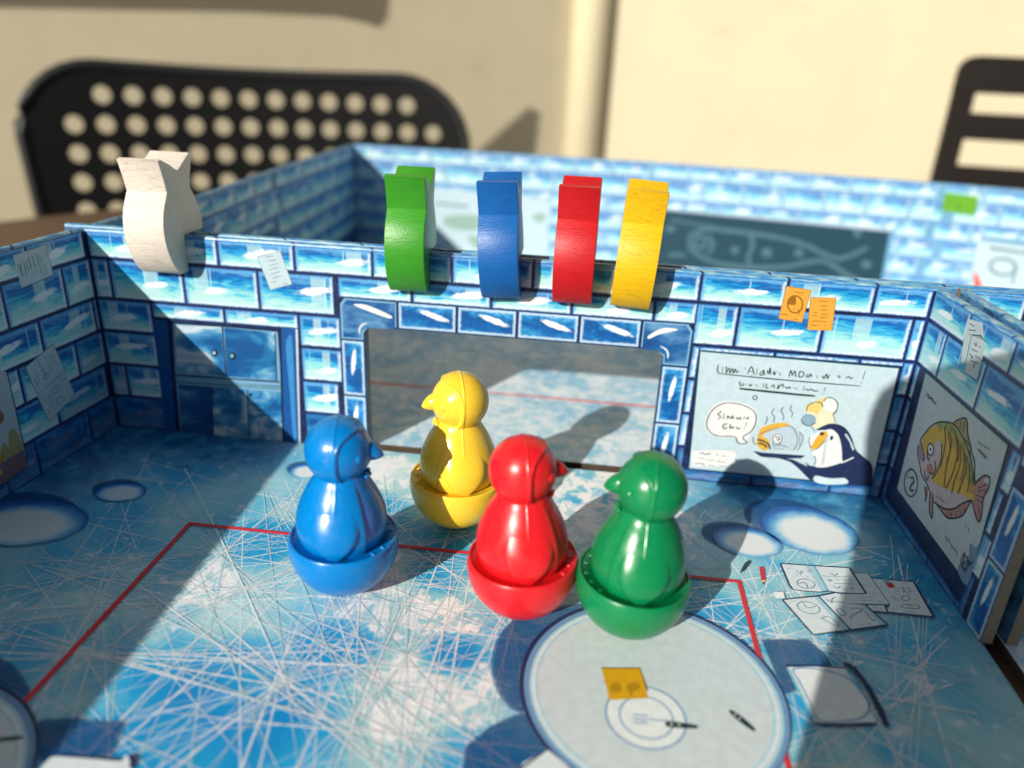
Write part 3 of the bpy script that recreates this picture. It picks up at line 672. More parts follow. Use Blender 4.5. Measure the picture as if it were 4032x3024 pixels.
  ('F','ink',0,[44.61,-102.47,45.39,-102.12,46.93,-101.58,48.16,-101.28,48.86,-101.51,48.53,-101.93,45.92,-102.79,45.04,-103.0]),
 ],
 'cupboard':[
  ('f','post',0,[15.22,32.98,19.19,32.98,17.15,-0.81,13.81,0.12]),
  ('f','frameblue',0,[20.57,32.36,49.39,32.5,49.19,16.76,19.16,15.7]),
  ('d','cloudA',0,[21.13,31.77,34.02,32.25,33.49,18.42,20.03,18.49]),
  ('d','cloudB',0,[34.83,32.19,48.66,31.86,47.98,18.39,33.95,18.22]),
  ('s','dk',0.5,[20.57,32.36,34.15,32.61,49.39,32.5]),
  ('s','dk',0.4,[34.34,32.3,33.76,18.21]),
  ('s','dk',0.5,[19.39,17.35,33.96,17.65,48.81,18.0]),
  ('s','aqua',0.4,[19.33,15.72,34.75,15.94,49.16,16.25]),
  ('s','dk',0.35,[48.66,31.86,48.07,18.33]),
  ('f','frameblue',0,[19.19,15.19,49.28,15.82,48.78,-0.01,18.51,-0.32]),
  ('d','cloudC',0,[19.67,14.55,29.33,14.76,28.08,-0.07,18.81,-0.1]),
  ('d','cloudA',0,[29.56,14.75,39.35,14.9,38.24,-0.12,28.34,-0.15]),
  ('d','cloudB',0,[39.68,14.87,49.06,14.99,48.4,0.2,38.56,-0.19]),
  ('s','dk',0.3,[29.4,14.77,28.17,-0.17]),
  ('s','dk',0.3,[39.52,14.92,38.39,-0.21]),
  ('f','dk',0,[49.8,33.66,50.51,33.63,48.77,-0.23,48.21,-0.18]),
  ('f','post',0,[50.49,33.41,54.92,33.45,53.4,-0.11,48.77,-0.23]),
  ('F','postlight',0,[51.31,27.81,52.18,31.08,53.12,31.16,53.12,24.72,52.57,7.85,52.46,1.51,51.46,1.41,51.44,14.61]),
  ('f','rim',0,[54.36,33.41,54.92,33.39,53.4,-0.11,53.0,-0.11]),
  ('s','dk',0.4,[15.24,33.14,19.2,33.08,19.4,32.2]),
  ('F','dk',0,[32.27,24.87,32.03,24.24,31.53,23.81,30.97,23.76,30.56,24.11,30.45,24.72,30.7,25.35,31.2,25.78,31.76,25.82,32.17,25.48]),
  ('F','pale',0,[31.62,24.82,31.46,24.46,31.14,24.28,30.86,24.4,30.78,24.74,30.94,25.11,31.26,25.28,31.54,25.16]),
  ('F','dk',0,[37.31,24.39,37.04,23.71,36.48,23.26,35.84,23.2,35.37,23.57,35.24,24.21,35.51,24.89,36.07,25.34,36.7,25.4,37.18,25.03]),
  ('F','aqua',0,[36.64,24.43,36.45,24.02,36.06,23.82,35.71,23.96,35.61,24.34,35.8,24.75,36.18,24.95,36.53,24.82]),
  ('F','dk',0,[30.01,13.29,29.84,12.93,29.49,12.76,29.18,12.87,29.08,13.2,29.26,13.55,29.6,13.73,29.92,13.62]),
  ('F','dk',0,[40.81,13.51,40.65,13.16,40.31,12.98,40.0,13.09,39.89,13.42,40.06,13.78,40.4,13.95,40.71,13.84]),
 ],
 'chalkboard':[
  ('f','board',0,[163.45,31.27,281.14,30.13,282.52,0.59,163.78,-2.91]),
  ('s','lav',1.2,[163.37,31.98,281.24,30.84]),
  ('S','chalk',2.4,[182.58,15.27,183.76,19.93,193.15,23.28,210.98,23.1,228.83,22.03,242.51,19.34,252.9,15.51,261.03,14.25,272.59,21.38]),
  ('S','chalk',2.4,[182.58,15.27,186.01,9.96,198.47,5.24,215.74,4.6,233.3,6.78,248.39,11.54,255.52,11.12,266.35,5.45,271.94,4.0]),
  ('S','chalk',2.4,[213.83,21.93,216.02,16.63,214.7,11.03,216.04,5.56]),
  ('S','chalk',2.4,[191.9,19.56,195.22,15.21,193.32,9.54]),
  ('S','chalk',2.4,[171.23,26.37,195.67,24.35]),
  ('C','chalk',2.2,[191.07,15.85,190.83,13.94,189.65,12.69,187.99,12.57,186.48,13.64,185.72,15.48,185.97,17.39,187.15,18.63,188.8,18.74,190.3,17.68]),
  ('F','chalk',0,[209.48,13.43,209.25,12.12,208.22,11.24,206.79,11.14,205.51,11.86,204.87,13.11,205.12,14.43,206.15,15.3,207.57,15.39,208.84,14.68]),
  ('F','chalk',0,[226.48,13.68,226.2,12.15,224.95,11.13,223.21,11.01,221.64,11.84,220.85,13.3,221.14,14.82,222.39,15.84,224.13,15.96,225.69,15.14]),
  ('F','chalk',0,[242.22,15.23,242.01,13.82,240.95,12.88,239.44,12.77,238.06,13.54,237.34,14.89,237.56,16.3,238.62,17.23,240.13,17.34,241.5,16.57]),
  ('F','chalk',0,[174.53,21.6,173.93,20.14,172.1,19.43,170.12,19.89,169.16,21.24,169.78,22.7,171.6,23.41,173.57,22.95]),
  ('F','chalk',0,[268.02,28.21,267.76,26.56,266.46,25.79,264.88,26.36,263.94,27.94,264.2,29.58,265.5,30.34,267.08,29.77]),
  ('F','chalk',0,[276.22,12.58,275.83,10.87,274.15,10.06,272.18,10.62,271.07,12.22,271.47,13.92,273.15,14.73,275.11,14.18]),
  ('F','chalk',0,[266.05,2.64,265.3,1.38,262.83,0.45,259.59,0.21,256.82,0.76,255.58,1.88,256.35,3.14,258.82,4.06,262.05,4.29,264.81,3.75]),
  ('F','chalk',0,[182.66,7.87,181.18,6.97,177.38,6.37,173.49,6.43,171.8,7.11,173.3,8.0,177.1,8.6,180.97,8.54]),
 ],
 'green_note':[
  ('f','leaf',0,[301.25,51.72,315.89,51.25,316.87,41.8,302.1,42.59]),
  ('s','leaf2',0.6,[308.22,51.29,309.29,42.18]),
 ],
 'crab_poster':[
  ('f','sheet',0,[321.1,30.39,367.68,28.7,373.42,-4.17,322.92,0.34]),
  ('F','coral',0,[323.24,14.09,325.37,12.43,327.8,8.06,327.13,5.72,324.44,7.82]),
  ('F','coral',0,[347.58,10.4,349.16,7.8,347.67,4.03,345.33,4.77]),
  ('F','coral',0,[329.03,1.72,332.65,4.29,338.4,5.18,344.16,2.85,345.74,0.2,329.63,-0.55]),
  ('C','grey',1.2,[339.75,18.84,339.57,16.81,338.0,15.23,335.44,14.5,332.6,14.84,330.23,16.16,328.98,18.09,329.18,20.11,330.76,21.69,333.31,22.4,336.13,22.06,338.49,20.76]),
  ('S','grey',1.5,[346.59,18.43,351.59,21.44,360.01,21.14,366.23,19.8]),
  ('S','grey',1.5,[347.66,17.61,355.24,14.56,364.27,15.21]),
  ('s','grey',1.2,[326.55,27.24,343.57,26.19]),
  ('s','grey',1.0,[339.51,19.71,340.27,10.78]),
 ],
 'plant_poster':[
  ('f','sheet',0,[35.06,35.28,104.68,32.63,106.83,-0.72,32.35,-0.51]),
  ('F','sage',0,[44.51,19.03,60.53,21.37,73.92,18.31,60.75,12.17,45.9,13.84]),
  ('F','sage',0,[75.15,21.0,78.95,25.14,83.18,18.91,78.1,13.32]),
  ('F','sage',0,[58.12,9.34,71.62,7.58,63.71,1.66]),
  ('s','grey',1.2,[39.09,26.52,57.76,25.87]),
  ('F','sage',0,[102.44,22.76,101.48,20.86,98.94,19.94,96.31,20.53,95.13,22.29,96.1,24.18,98.64,25.09,101.26,24.51]),
 ],
}
# ------------------------------------------------------------------ object helpers (coordinates in drawing units)
def tag(o, label=None, cat=None, group=None, kind=None):
    for k, v in (('label', label), ('category', cat), ('group', group), ('kind', kind)):
        if v: o[k] = v
    return o
def empty(name, loc=(0, 0, 0), rot=(0, 0, 0)):
    o = bpy.data.objects.new(name, None); COL.objects.link(o); o.location = vec(*loc); o.rotation_euler = rot
    o.empty_display_size = .01; return o
def link(name, me, parent=None, mats=None):
    o = bpy.data.objects.new(name, me); COL.objects.link(o)
    if parent is not None: o.parent = parent
    if mats:
        for mm in (mats if isinstance(mats, (list, tuple)) else [mats]): me.materials.append(mm)
    return o
def mesh(name, vs, fs, mi=None, smooth=False):
    me = bpy.data.meshes.new(name); me.from_pydata([(x * U, y * U, z * U) for x, y, z in vs], [], fs)
    if mi: me.polygons.foreach_set('material_index', mi)
    if smooth: me.polygons.foreach_set('use_smooth', [True] * len(fs))
    me.update(); return me
class MB:
    def __init__(s): s.v, s.f, s.m = [], [], []
    def add(s, vs, fs, mi=0):
        o = len(s.v); s.v += vs; s.f += [tuple(i + o for i in f) for f in fs]; s.m += [mi] * len(fs)
    def box(s, a, b, mi=0):
        (x0, y0, z0), (x1, y1, z1) = a, b
        s.add([(x0, y0, z0), (x1, y0, z0), (x1, y1, z0), (x0, y1, z0), (x0, y0, z1), (x1, y0, z1), (x1, y1, z1), (x0, y1, z1)],
              [(3, 2, 1, 0), (4, 5, 6, 7), (0, 1, 5, 4), (1, 2, 6, 5), (2, 3, 7, 6), (3, 0, 4, 7)], mi)
    def tube(s, path, r, seg=10, mi=0, closed=False):
        P = [Vector(p) for p in path]; n = len(P); vs = []; fs = []; up = Vector((0, 0, 1))
        for i, p in enumerate(P):
            a = P[(i - 1) % n] if closed or i else p; b = P[(i + 1) % n] if closed or i < n - 1 else p
            t = (b - a).normalized(); s1 = t.cross(up if abs(t.z) < .95 else Vector((1, 0, 0))).normalized(); s2 = s1.cross(t)
            rr = r[i] if isinstance(r, (list, tuple)) else r
            vs += [tuple(p + (s1 * cos(2 * pi * k / seg) + s2 * sin(2 * pi * k / seg)) * rr) for k in range(seg)]
        for i in range(n if closed else n - 1):
            j = (i + 1) % n
            fs += [(i * seg + k, i * seg + (k + 1) % seg, j * seg + (k + 1) % seg, j * seg + k) for k in range(seg)]
        if not closed: fs += [tuple(range(seg - 1, -1, -1)), tuple((n - 1) * seg + k for k in range(seg))]
        s.add(vs, fs, mi)
    def build(s, name, mats, parent=None, smooth=False):
        return link(name, mesh(name, s.v, s.f, s.m, smooth), parent, mats)
def catmull(P, closed, sub=4):
    n = len(P); out = []
    if n < 3: return list(P)
    rng = range(n) if closed else range(n - 1)
    for i in rng:
        p0, p1 = P[(i - 1) % n] if closed or i else P[0], P[i]
        p2 = P[(i + 1) % n]; p3 = P[(i + 2) % n] if closed or i + 2 < n else P[-1]
        for k in range(sub):
            t = k / sub
            out.append(tuple(.5 * ((2 * b) + (c - a) * t + (2 * a - 5 * b + 4 * c - d) * t * t + (3 * b - a - 3 * c + d) * t ** 3) for a, b, c, d in zip(p0, p1, p2, p3)))
    if not closed: out.append(P[-1])
    return out
from mathutils.geometry import tessellate_polygon
RS = random.Random(5)
def drawing(name, items, place, parent, h0=.06, step=.0022, k_=1.0):
    """flat print: filled shapes and pen strokes laid on a surface; place(a, b, h) gives the point h above the surface"""
    mb = MB(); keys = []
    for i, (k, c, wd, fl) in enumerate(items):
        if c not in keys: keys.append(c)
        mi = keys.index(c); P = list(zip(fl[::2], fl[1::2])); h = h0 + i * step
        if k in 'fFd':
            if k == 'F': P = catmull(P, True)
            tris = tessellate_polygon([[Vector((a, b, 0)) for a, b in P]])
            vs = [place(a, b, h) for a, b in P]; fs = []
            for t in tris:
                (ax, ay), (bx, by), (cx, cy) = P[t[0]], P[t[1]], P[t[2]]
                ar = (bx - ax) * (cy - ay) - (by - ay) * (cx - ax)
                if abs(ar) < 1e-9: continue
                fs.append(tuple(t) if ar > 0 else tuple(reversed(t)))
            mb.add(vs, fs, mi)
        else:
            cl = k == 'C'
            if k in 'SC': P = catmull(P, cl)
            Q = [P[0]]
            for p in P[1:]:
                if math.dist(p, Q[-1]) > .02: Q.append(p)
            P = Q; n = len(P)
            if n < 2: continue
            L, Rr = [], []
            for j in range(n):
                a = P[(j - 1) % n] if cl or j else P[0]; b = P[(j + 1) % n] if cl or j < n - 1 else P[-1]
                tx, ty = b[0] - a[0], b[1] - a[1]; ln = math.hypot(tx, ty) or 1
                ww = wd * .5 * RS.uniform(.82, 1.15) * (1 if cl or 0 < j < n - 1 or k == 's' else .6)
                L.append((P[j][0] - ty / ln * ww, P[j][1] + tx / ln * ww)); Rr.append((P[j][0] + ty / ln * ww, P[j][1] - tx / ln * ww))
            vs = [place(a, b, h) for a, b in L] + [place(a, b, h) for a, b in Rr]
            mb.add(vs, [(j, n + j, n + (j + 1) % n, (j + 1) % n) for j in range(n if cl else n - 1)], mi)
    return mb.build(name, [paint(c, k_) for c in keys], parent)

# ------------------------------------------------------------------ table, terrace, house behind
def mat_plain(name, col, rough=.6, spec=.3, var=.12, sc_=.05, bump=.1, **kw):
    g = G(name); p = g.xyz('Object', 1 / U); f = g.noise(g.xy(*p), sc_, 5, .6); c = hx(col)
    return g.fin(g.mix(f.sm(.25, .75), tuple(v * (1 - var) for v in c), tuple(min(1, v * (1 + var)) for v in c)), rough, spec, g.noise(g.xy(*p), sc_ * 12, 3), bump, .0003, **kw)
def mat_stucco(name, col):
    g = G(name); p = g.xyz('Object', 1 / U); f = g.noise(g.xy(*p), .012, 5, .6); st = g.noise(g.xy(p[0] * .008, p[1] * .008, p[2] * .018), 1.0, 6, .65, 1.2)
    c = hx(col); base = g.mix(f.sm(.3, .7), tuple(v * .94 for v in c), c)
    base = g.mix(st.sm(.60, .72) * .35, base, hx('a89f86'))
    return g.fin(base, .9, .15, g.noise(g.xy(*p), .35, 4), .5, .0008)
Z0 = -2.2                                                 # table top
tb = empty('round_table', (136, 67, Z0)); tag(tb, 'dark brown round table that the blue boxes stand on', 'table')
g = G('table_brown'); p = g.xyz('Object', 1 / U); f = g.noise(g.xy(p[0] * .02, p[1] * .3, 0), 1.0, 5)
wood = g.fin(g.mix(f, hx('4c3a2b'), hx('6a5340')), .5, .35, f, .15)
prof = [(0, 0), (414, 0), (418, -1.5), (420, -5), (420, -18), (417, -22), (0, -22)]
mb = MB(); n = 96
for r, z in prof: mb.v += [(r * cos(2 * pi * k / n), r * sin(2 * pi * k / n), z) for k in range(n)]
for i in range(len(prof) - 1):
    for k in range(n):
        q = (i * n + k, i * n + (k + 1) % n, (i + 1) * n + (k + 1) % n, (i + 1) * n + k); mb.f.append(q[::-1]); mb.m.append(0)
mb.build('table_top', wood, tb)
metal = mat_plain('black_metal', '060607', .55, .18, .2, .03, .05)
mb = MB(); mb.tube([(0, 0, -22), (0, 0, -620)], 28, 20); mb.build('pedestal', metal, tb, True)
mb = MB(); mb.tube([(0, 0, -618), (0, 0, -634)], 200, 40); mb.build('foot_plate', metal, tb)
GZ = -638
gd = MB(); gd.add([(-9000, -9000, GZ), (9000, -9000, GZ), (9000, 9000, GZ), (-9000, 9000, GZ)], [(0, 1, 2, 3)])
tag(gd.build('ground', mat_plain('terrace_slab', '8d877c', .85, .2, .15, .01, .3)), kind='structure')
cream = mat_stucco('cream_stucco', 'cdc3a8')
# sunlit wall, and the wall left of the pipe that turns away from the sun
mb = MB(); mb.box((96, 1000, GZ), (1900, 1060, 1500))
tag(mb.build('house_wall', cream), 'sunlit cream plastered house wall with grey scuffs behind the slatted chair', 'wall', None, 'thing')
A2 = radians(40); dx, dy = -cos(A2), -sin(A2)
mb = MB(); c0 = (96, 1000); c1 = (96 + dx * 1700, 1000 + dy * 1700); nx, ny = -dy * -1, dx * -1
nx, ny = (-sin(A2), cos(A2))
pts = [c0, c1, (c1[0] + nx * 60, c1[1] + ny * 60), (c0[0] + nx * 60, c0[1] + ny * 60)]
mb.add([(x, y, GZ) for x, y in pts] + [(x, y, 1500) for x, y in pts], [(0, 1, 2, 3), (7, 6, 5, 4), (1, 0, 4, 5), (2, 1, 5, 6), (3, 2, 6, 7), (0, 3, 7, 4)])
tag(mb.build('house_wall', cream), 'duller tan plastered house wall behind the black chair with round holes', 'wall', None, 'thing')
pp = empty('drainpipe', (104, 990, GZ)); tag(pp, 'cream painted drainpipe running up the corner of the house walls', 'pipe')
mb = MB(); mb.tube([(0, 0, 0), (0, 0, 2100)], 27, 28); mb.build('pipe', mat_plain('cream_paint', 'cfc6a8', .5, .4, .04, .01, .05), pp, True)
for z in (250, 1250):
    mb = MB(); mb.tube([(0, 0, z), (0, 0, z + 14)], 31, 28); mb.build('clamp', MAT.setdefault('cp', mat_plain('cream_paint_clamp', 'c8be9e', .5, .4, .05, .02, .05)), pp, True)

# unseen board added above the picture to cast the shade band on the wall
sg = empty('shade_board', (-420, 300, 330)); tag(sg, 'unseen board added to cast the shade band above the black chair with round holes', 'board')
SGP = [(-625.8, 248.1, 263.6), (-584.9, 282.4, 266.5), (-421.7, 419.4, 278.1), (-331.1, 495.4, 281.9), (-302.4, 519.5, 278.1), (-287.9, 531.7, 273.3), (-280.2, 538.1, 285.1), (-277.5, 540.3, 305.4), (-275.7, 541.9, 363.9), (-617.8, 254.8, 313.7)]
mb = MB(); k = len(SGP); mb.add([(x + 420, y - 300, z - 330) for x, y, z in SGP] + [(x + 420 - 8 * sin(A2), y - 300 + 8 * cos(A2), z - 330) for x, y, z in SGP], [tuple(range(k)), tuple(range(2 * k - 1, k - 1, -1))] + [(i, k + i, k + (i + 1) % k, (i + 1) % k) for i in range(k)])
mb.build('board', MAT.setdefault('bd', mat_plain('grey_board', '7d7264', .7, .3, .1, .02, .1)), sg)
BKP = [(-160.3, 576.7, 236.3), (-164.4, 573.3, 168.8), (-230.0, 518.6, 170.9)]; mb = MB(); mb.add([(x + 420, y - 300, z - 330) for x, y, z in BKP] + [(x + 420 - 5, y - 300 + 6, z - 330) for x, y, z in BKP], [(0, 1, 2), (5, 4, 3), (0, 3, 4, 1), (1, 4, 5, 2), (2, 5, 3, 0)]); mb.build('shade_triangle', MAT['bd'], sg)  # loose triangular plate, added to cast the wedge of shade on the wall

# ------------------------------------------------------------------ chairs
def perforated_chair():
    ang = .36
    o = empty('perforated_chair', (-346 + 187 * cos(ang), 420 + 187 * sin(ang), GZ), (0, 0, ang)); tag(o, 'black metal chair with rows of round holes in its rounded backrest', 'chair')
    zb = -GZ                                              # local z of the table-top level
    def bend(s, z): return (s, 26 - 26 * (s / 190) ** 2 + (z - zb) * .08, z)     # s across, curved backrest
    W2, top, bot = 188, 88 + zb, -150 + zb
    out = []
    def arc(cx, cz, r, a0, a1, n=8): return [(cx + r * cos(a0 + (a1 - a0) * i / n), cz + r * sin(a0 + (a1 - a0) * i / n)) for i in range(n + 1)]
    out += arc(W2 - 62, top - 62, 62, 0, pi / 2); out += [(W2 - 62 - (2 * W2 - 124) * i / 10, top - 2.5 * sin(pi * i / 10)) for i in range(1, 10)]
    out += arc(-W2 + 58, top - 58, 58, pi / 2, pi); out += [(-W2 + 4, zb - 30), (-W2 + 12, zb - 100)]
    out += arc(-W2 + 50, bot + 30, 30, pi, 1.5 * pi, 4); out += [(0, bot)]; out += arc(W2 - 50, bot + 30, 30, 1.5 * pi, 2 * pi, 4); out += [(W2 - 12, zb - 100), (W2 - 4, zb - 30)]
    holes = []; P = 23.6
    rows = [(64, 12, -5.5), (40, 14, -6.5), (16, 14, -6.5), (-8, 14, -6.5), (-32, 14, -6.5), (-56, 14, -6.5), (-80, 12, -5.5), (-104, 12, -5.5)]
    for z, nn, st in rows:
        for i in range(nn): holes.append(((st + i) * P + 4, z + zb))
    bm = bmesh.new()
    def loop(pts):
        vv = [bm.verts.new((a, b, 0)) for a, b in pts]
        return [bm.edges.new((vv[i], vv[(i + 1) % len(vv)])) for i in range(len(vv))]
    ed = loop(out)
    for hx_, hz in holes: ed += loop([(hx_ + 7.3 * cos(2 * pi * k / 14), hz + 7.3 * sin(2 * pi * k / 14)) for k in range(14)])
    bmesh.ops.triangle_fill(bm, edges=ed, use_beauty=True)
    r = bmesh.ops.extrude_face_region(bm, geom=bm.faces[:]); 
    for v in [e for e in r['geom'] if isinstance(e, bmesh.types.BMVert)]: v.co.z = 3.2
    bmesh.ops.recalc_face_normals(bm, faces=bm.faces[:])
    for v in bm.verts:
        s, z, d = v.co; b = bend(s, z); v.co = Vector((b[0] * U, (b[1] + d) * U, b[2] * U))
    me = bpy.data.meshes.new('backrest'); bm.to_mesh(me); bm.free(); link('backrest', me, o, metal)
    mb = MB(); mb.tube([tuple(Vector(bend(a, b)) + Vector((0, 1.6, 0))) for a, b in out], 4.6, 10, 0, True); mb.build('backrest_rim', MAT.setdefault('rim_metal', mat_plain('lighter_metal', '16181a', .5, .4, .2, .03, .05)), o, True)  # rim tube in a slightly lighter metal than the backrest
    for s in (-1, 1):
        mb = MB(); mb.tube([(s * (W2 - 10), 8, zb - 80), (s * (W2 - 14), 0, zb - 230), (s * (W2 - 6), 30, 6)], 10, 12); mb.build('leg', metal, o, True)
        mb = MB(); mb.tube([(s * (W2 - 14), -10, zb - 245), (s * (W2 - 24), -330, zb - 245), (s * (W2 - 14), -352, 6)], 10, 12); mb.build('leg', metal, o, True)
    mb = MB(); mb.box((-W2 + 10, -352, zb - 246), (W2 - 10, -8, zb - 236)); mb.build('seat', metal, o)
perforated_chair()
def slatted_chair():
    dark = mat_plain('brown_black_metal', '1a1513', .65, .18, .12, .02, .05)
    o = empty('slatted_chair', (604, 500, GZ), (0, 0, -.12)); tag(o, 'brownish black chair with horizontal backrest slats', 'chair')
    zb = -GZ; W2 = 186
    for s in (-1, 1):
        mb = MB(); x0, x1 = sorted((s * W2, s * (W2 - 12)))
        pr = [(s * W2, -60 + zb), (s * W2 - s * 0, 100 + zb)]
        mb.box((x0 - (3 if s < 0 else 0), -6, -120 + zb), (x1 + (3 if s > 0 else 0), 6, 104 + zb)); mb.build('back_post', dark, o)
        mb = MB(); mb.tube([(s * (W2 - 4), 0, zb - 120), (s * (W2 - 2), 30, 6)], 9, 12); mb.build('leg', dark, o, True)
        mb = MB(); mb.tube([(s * (W2 - 4), -330, zb - 245), (s * (W2 - 2), -350, 6)], 9, 12); mb.build('leg', dark, o, True)
    for z0, z1 in ((100, 126), (62, 83), (18, 41), (-20, 2), (-64, -42)):
        mb = MB(); 
        if z1 > 120:
            out = [(-W2 - 3, z0 - 2)] + [(-W2 + 9 - 12 * cos(t * pi / 12), z1 - 12 + 12 * sin(t * pi / 12)) for t in range(7)] + [(W2 - 9 + 12 * sin(t * pi / 12), z1 - 12 + 12 * cos(t * pi / 12)) for t in range(7)] + [(W2 + 3, z0 - 2)]
            k = len(out); mb.add([(a, -7, b + zb) for a, b in out] + [(a, 7, b + zb) for a, b in out], [tuple(range(k)), tuple(range(2 * k - 1, k - 1, -1))] + [(i, k + i, k + (i + 1) % k, (i + 1) % k) for i in range(k)])
        else: mb.box((-W2 + 12, -4, z0 + zb), (W2 - 12, 4, z1 + zb))
        mb.build('slat', dark, o)
    for i in range(5):
        mb = MB(); mb.box((-W2 + 8, -350 + i * 68, zb - 246), (W2 - 8, -296 + i * 68, zb - 236)); mb.build('seat_slat', dark, o)
slatted_chair()

# ------------------------------------------------------------------ the printed card boxes
H = 56.0; TH = 2.2; WK = .70
BRICK, FBRICK, MORT, FOLD, CARD = mat_brick('print_brick'), mat_brick('print_frame_brick', True), mat_mortar(), mat_fold(), mat_card(); OUTER = mat_outer(); EDGE = mat_plain('card_edge', '4a3f35', .9, .1, .2, .3, .2); FARB = mat_brick('print_far_brick', False, True)
class Path:
    """wall line on the plan; pt(s, z, h): s along, z up, h out of the printed inner face"""
    def __init__(s, pts, side=1):
        s.p = [Vector((x, y)) for x, y in pts]; s.side = side; s.d = [0]
        for a, b in zip(s.p, s.p[1:]): s.d.append(s.d[-1] + (b - a).length)
        s.len = s.d[-1]
    def at(s, t):
        i = 0
        while i < len(s.p) - 2 and t > s.d[i + 1]: i += 1
        a, b = s.p[i], s.p[i + 1]; u = (b - a).normalized(); return a + u * (t - s.d[i]), u
    def pt(s, t, z, h=0.0):
        q, u = s.at(t); nrm = Vector((u.y, -u.x)) * s.side; q = q + nrm * h; return (q.x, q.y, z)
    def frame(s, t):
        q, u = s.at(t); return q, u, Vector((u.y, -u.x)) * s.side
SEC = [(0, 0), (0, H - .7), (.18, H - .25), (.6, H), (TH - .6, H), (TH - .18, H - .25), (TH, H - .7), (TH, 0)]
def wall_mesh(mb, path, s0, s1, zb=0.0):
    ss = [s0] + [d for d in path.d if s0 + .01 < d < s1 - .01] + [s1]; k = len(SEC); vs = []; fs = []; mi = []
    for t in ss:
        for d, z in SEC: vs.append(path.pt(t, max(z, zb), -d))
    for i in range(len(ss) - 1):
        for j in range(k):
            q = (i * k + j, i * k + (j + 1) % k, (i + 1) * k + (j + 1) % k, (i + 1) * k + j)
            fs.append(q if path.side < 0 else q[::-1]); mi.append(0 if j in (0,) else (1 if 1 <= j <= 5 else 2))
    a = tuple(range(k)); b = tuple((len(ss) - 1) * k + j for j in range(k))
    fs += [a[::-1], b] if path.side > 0 else [a, b[::-1]]; mi += [3, 3]
    o = len(mb.v); mb.v += vs; mb.f += [tuple(i + o for i in f) for f in fs]; mb.m += mi
_bm = None
def brick_mesh():
    global _bm
    if _bm is None:
        _bm = bpy.data.meshes.new('brick'); v = [(0, 0, 0), (1, 0, 0), (1, 1, 0), (0, 1, 0), (0, 0, 1), (1, 0, 1), (1, 1, 1), (0, 1, 1)]
        _bm.from_pydata(v, [], [(3, 2, 1, 0), (4, 5, 6, 7), (0, 1, 5, 4), (1, 2, 6, 5), (2, 3, 7, 6), (3, 0, 4, 7)]); _bm.materials.append(BRICK)
    return _bm
_fm = None
def fbrick_mesh():
    global _fm
    if _fm is None: _fm = brick_mesh().copy(); _fm.materials.clear(); _fm.materials.append(FBRICK); _fm.name = 'frame_brick'
    return _fm
def put_brick(me, name, path, s0, s1, z0, z1, parent, tone=0.0, th=.05):
    """one printed brick: thin plate, x along the wall, y up, z out of it"""
    if s1 - s0 < .8 or z1 - z0 < .8: return
    mid = (s0 + s1) / 2; q, u, nr = path.frame(mid); sd = 1 if path.side > 0 else -1
    st = q - u * (mid - s0) * sd if sd > 0 else q + u * (s1 - mid)
    ax = Vector((u.x * sd, u.y * sd, 0)); ay = Vector((0, 0, 1)); az = Vector((nr.x, nr.y, 0))
    o = bpy.data.objects.new(name, me); COL.objects.link(o); o.parent = parent
    m = Matrix((ax * (s1 - s0) * U, ay * (z1 - z0) * U, az * th * U)).transposed().to_4x4(); m.translation = vec(st.x, st.y, z0)
    o.matrix_local = m; o['bw'] = s1 - s0; o['bh'] = z1 - z0; o['tone'] = tone
    return o
ROWS = [(0, 9.6), (9.7, 19.1), (19.2, 28.6), (28.8, 37.6), (37.8, 48.4), (48.6, 55.35)]
def lay_bricks(path, s0, s1, pitch, offs, parent, holes=(), tone=lambda s, z: 0.0, rows=range(6), M=.29, me=None):
    me = me or brick_mesh()
    for r in rows:
        z0, z1 = ROWS[r]; o = offs[r]; k = math.floor((s0 - o) / pitch); zc0, zc1 = z0 + M, z1 - (M if r < 5 else 0)
        while o + k * pitch < s1:
            a, b = max(s0, o + k * pitch) + M, min(s1, o + (k + 1) * pitch) - M; k += 1
            segs = [(a, b, zc0, zc1)]
            for hx0, hx1, hz0, hz1 in holes:
                nw = []
                for (p, q, e, f) in segs:
                    if q <= hx0 or p >= hx1 or f <= hz0 or e >= hz1: nw.append((p, q, e, f)); continue
                    if p < hx0: nw.append((p, hx0 - .2, e, f))
                    if q > hx1: nw.append((hx1 + .2, q, e, f))
                    if hx0 <= p or q <= hx1:
                        pp_, qq_ = max(p, hx0), min(q, hx1)
                        if f - hz1 > 1.0: nw.append((pp_, qq_, hz1 + .2, f))
                        if hz0 - e > 1.0: nw.append((pp_, qq_, e, hz0 - .2))
                segs = nw
            for (p, q, e, f) in segs: put_brick(me, 'brick', path, p, q, e, f, parent, tone((p + q) / 2, (e + f) / 2))

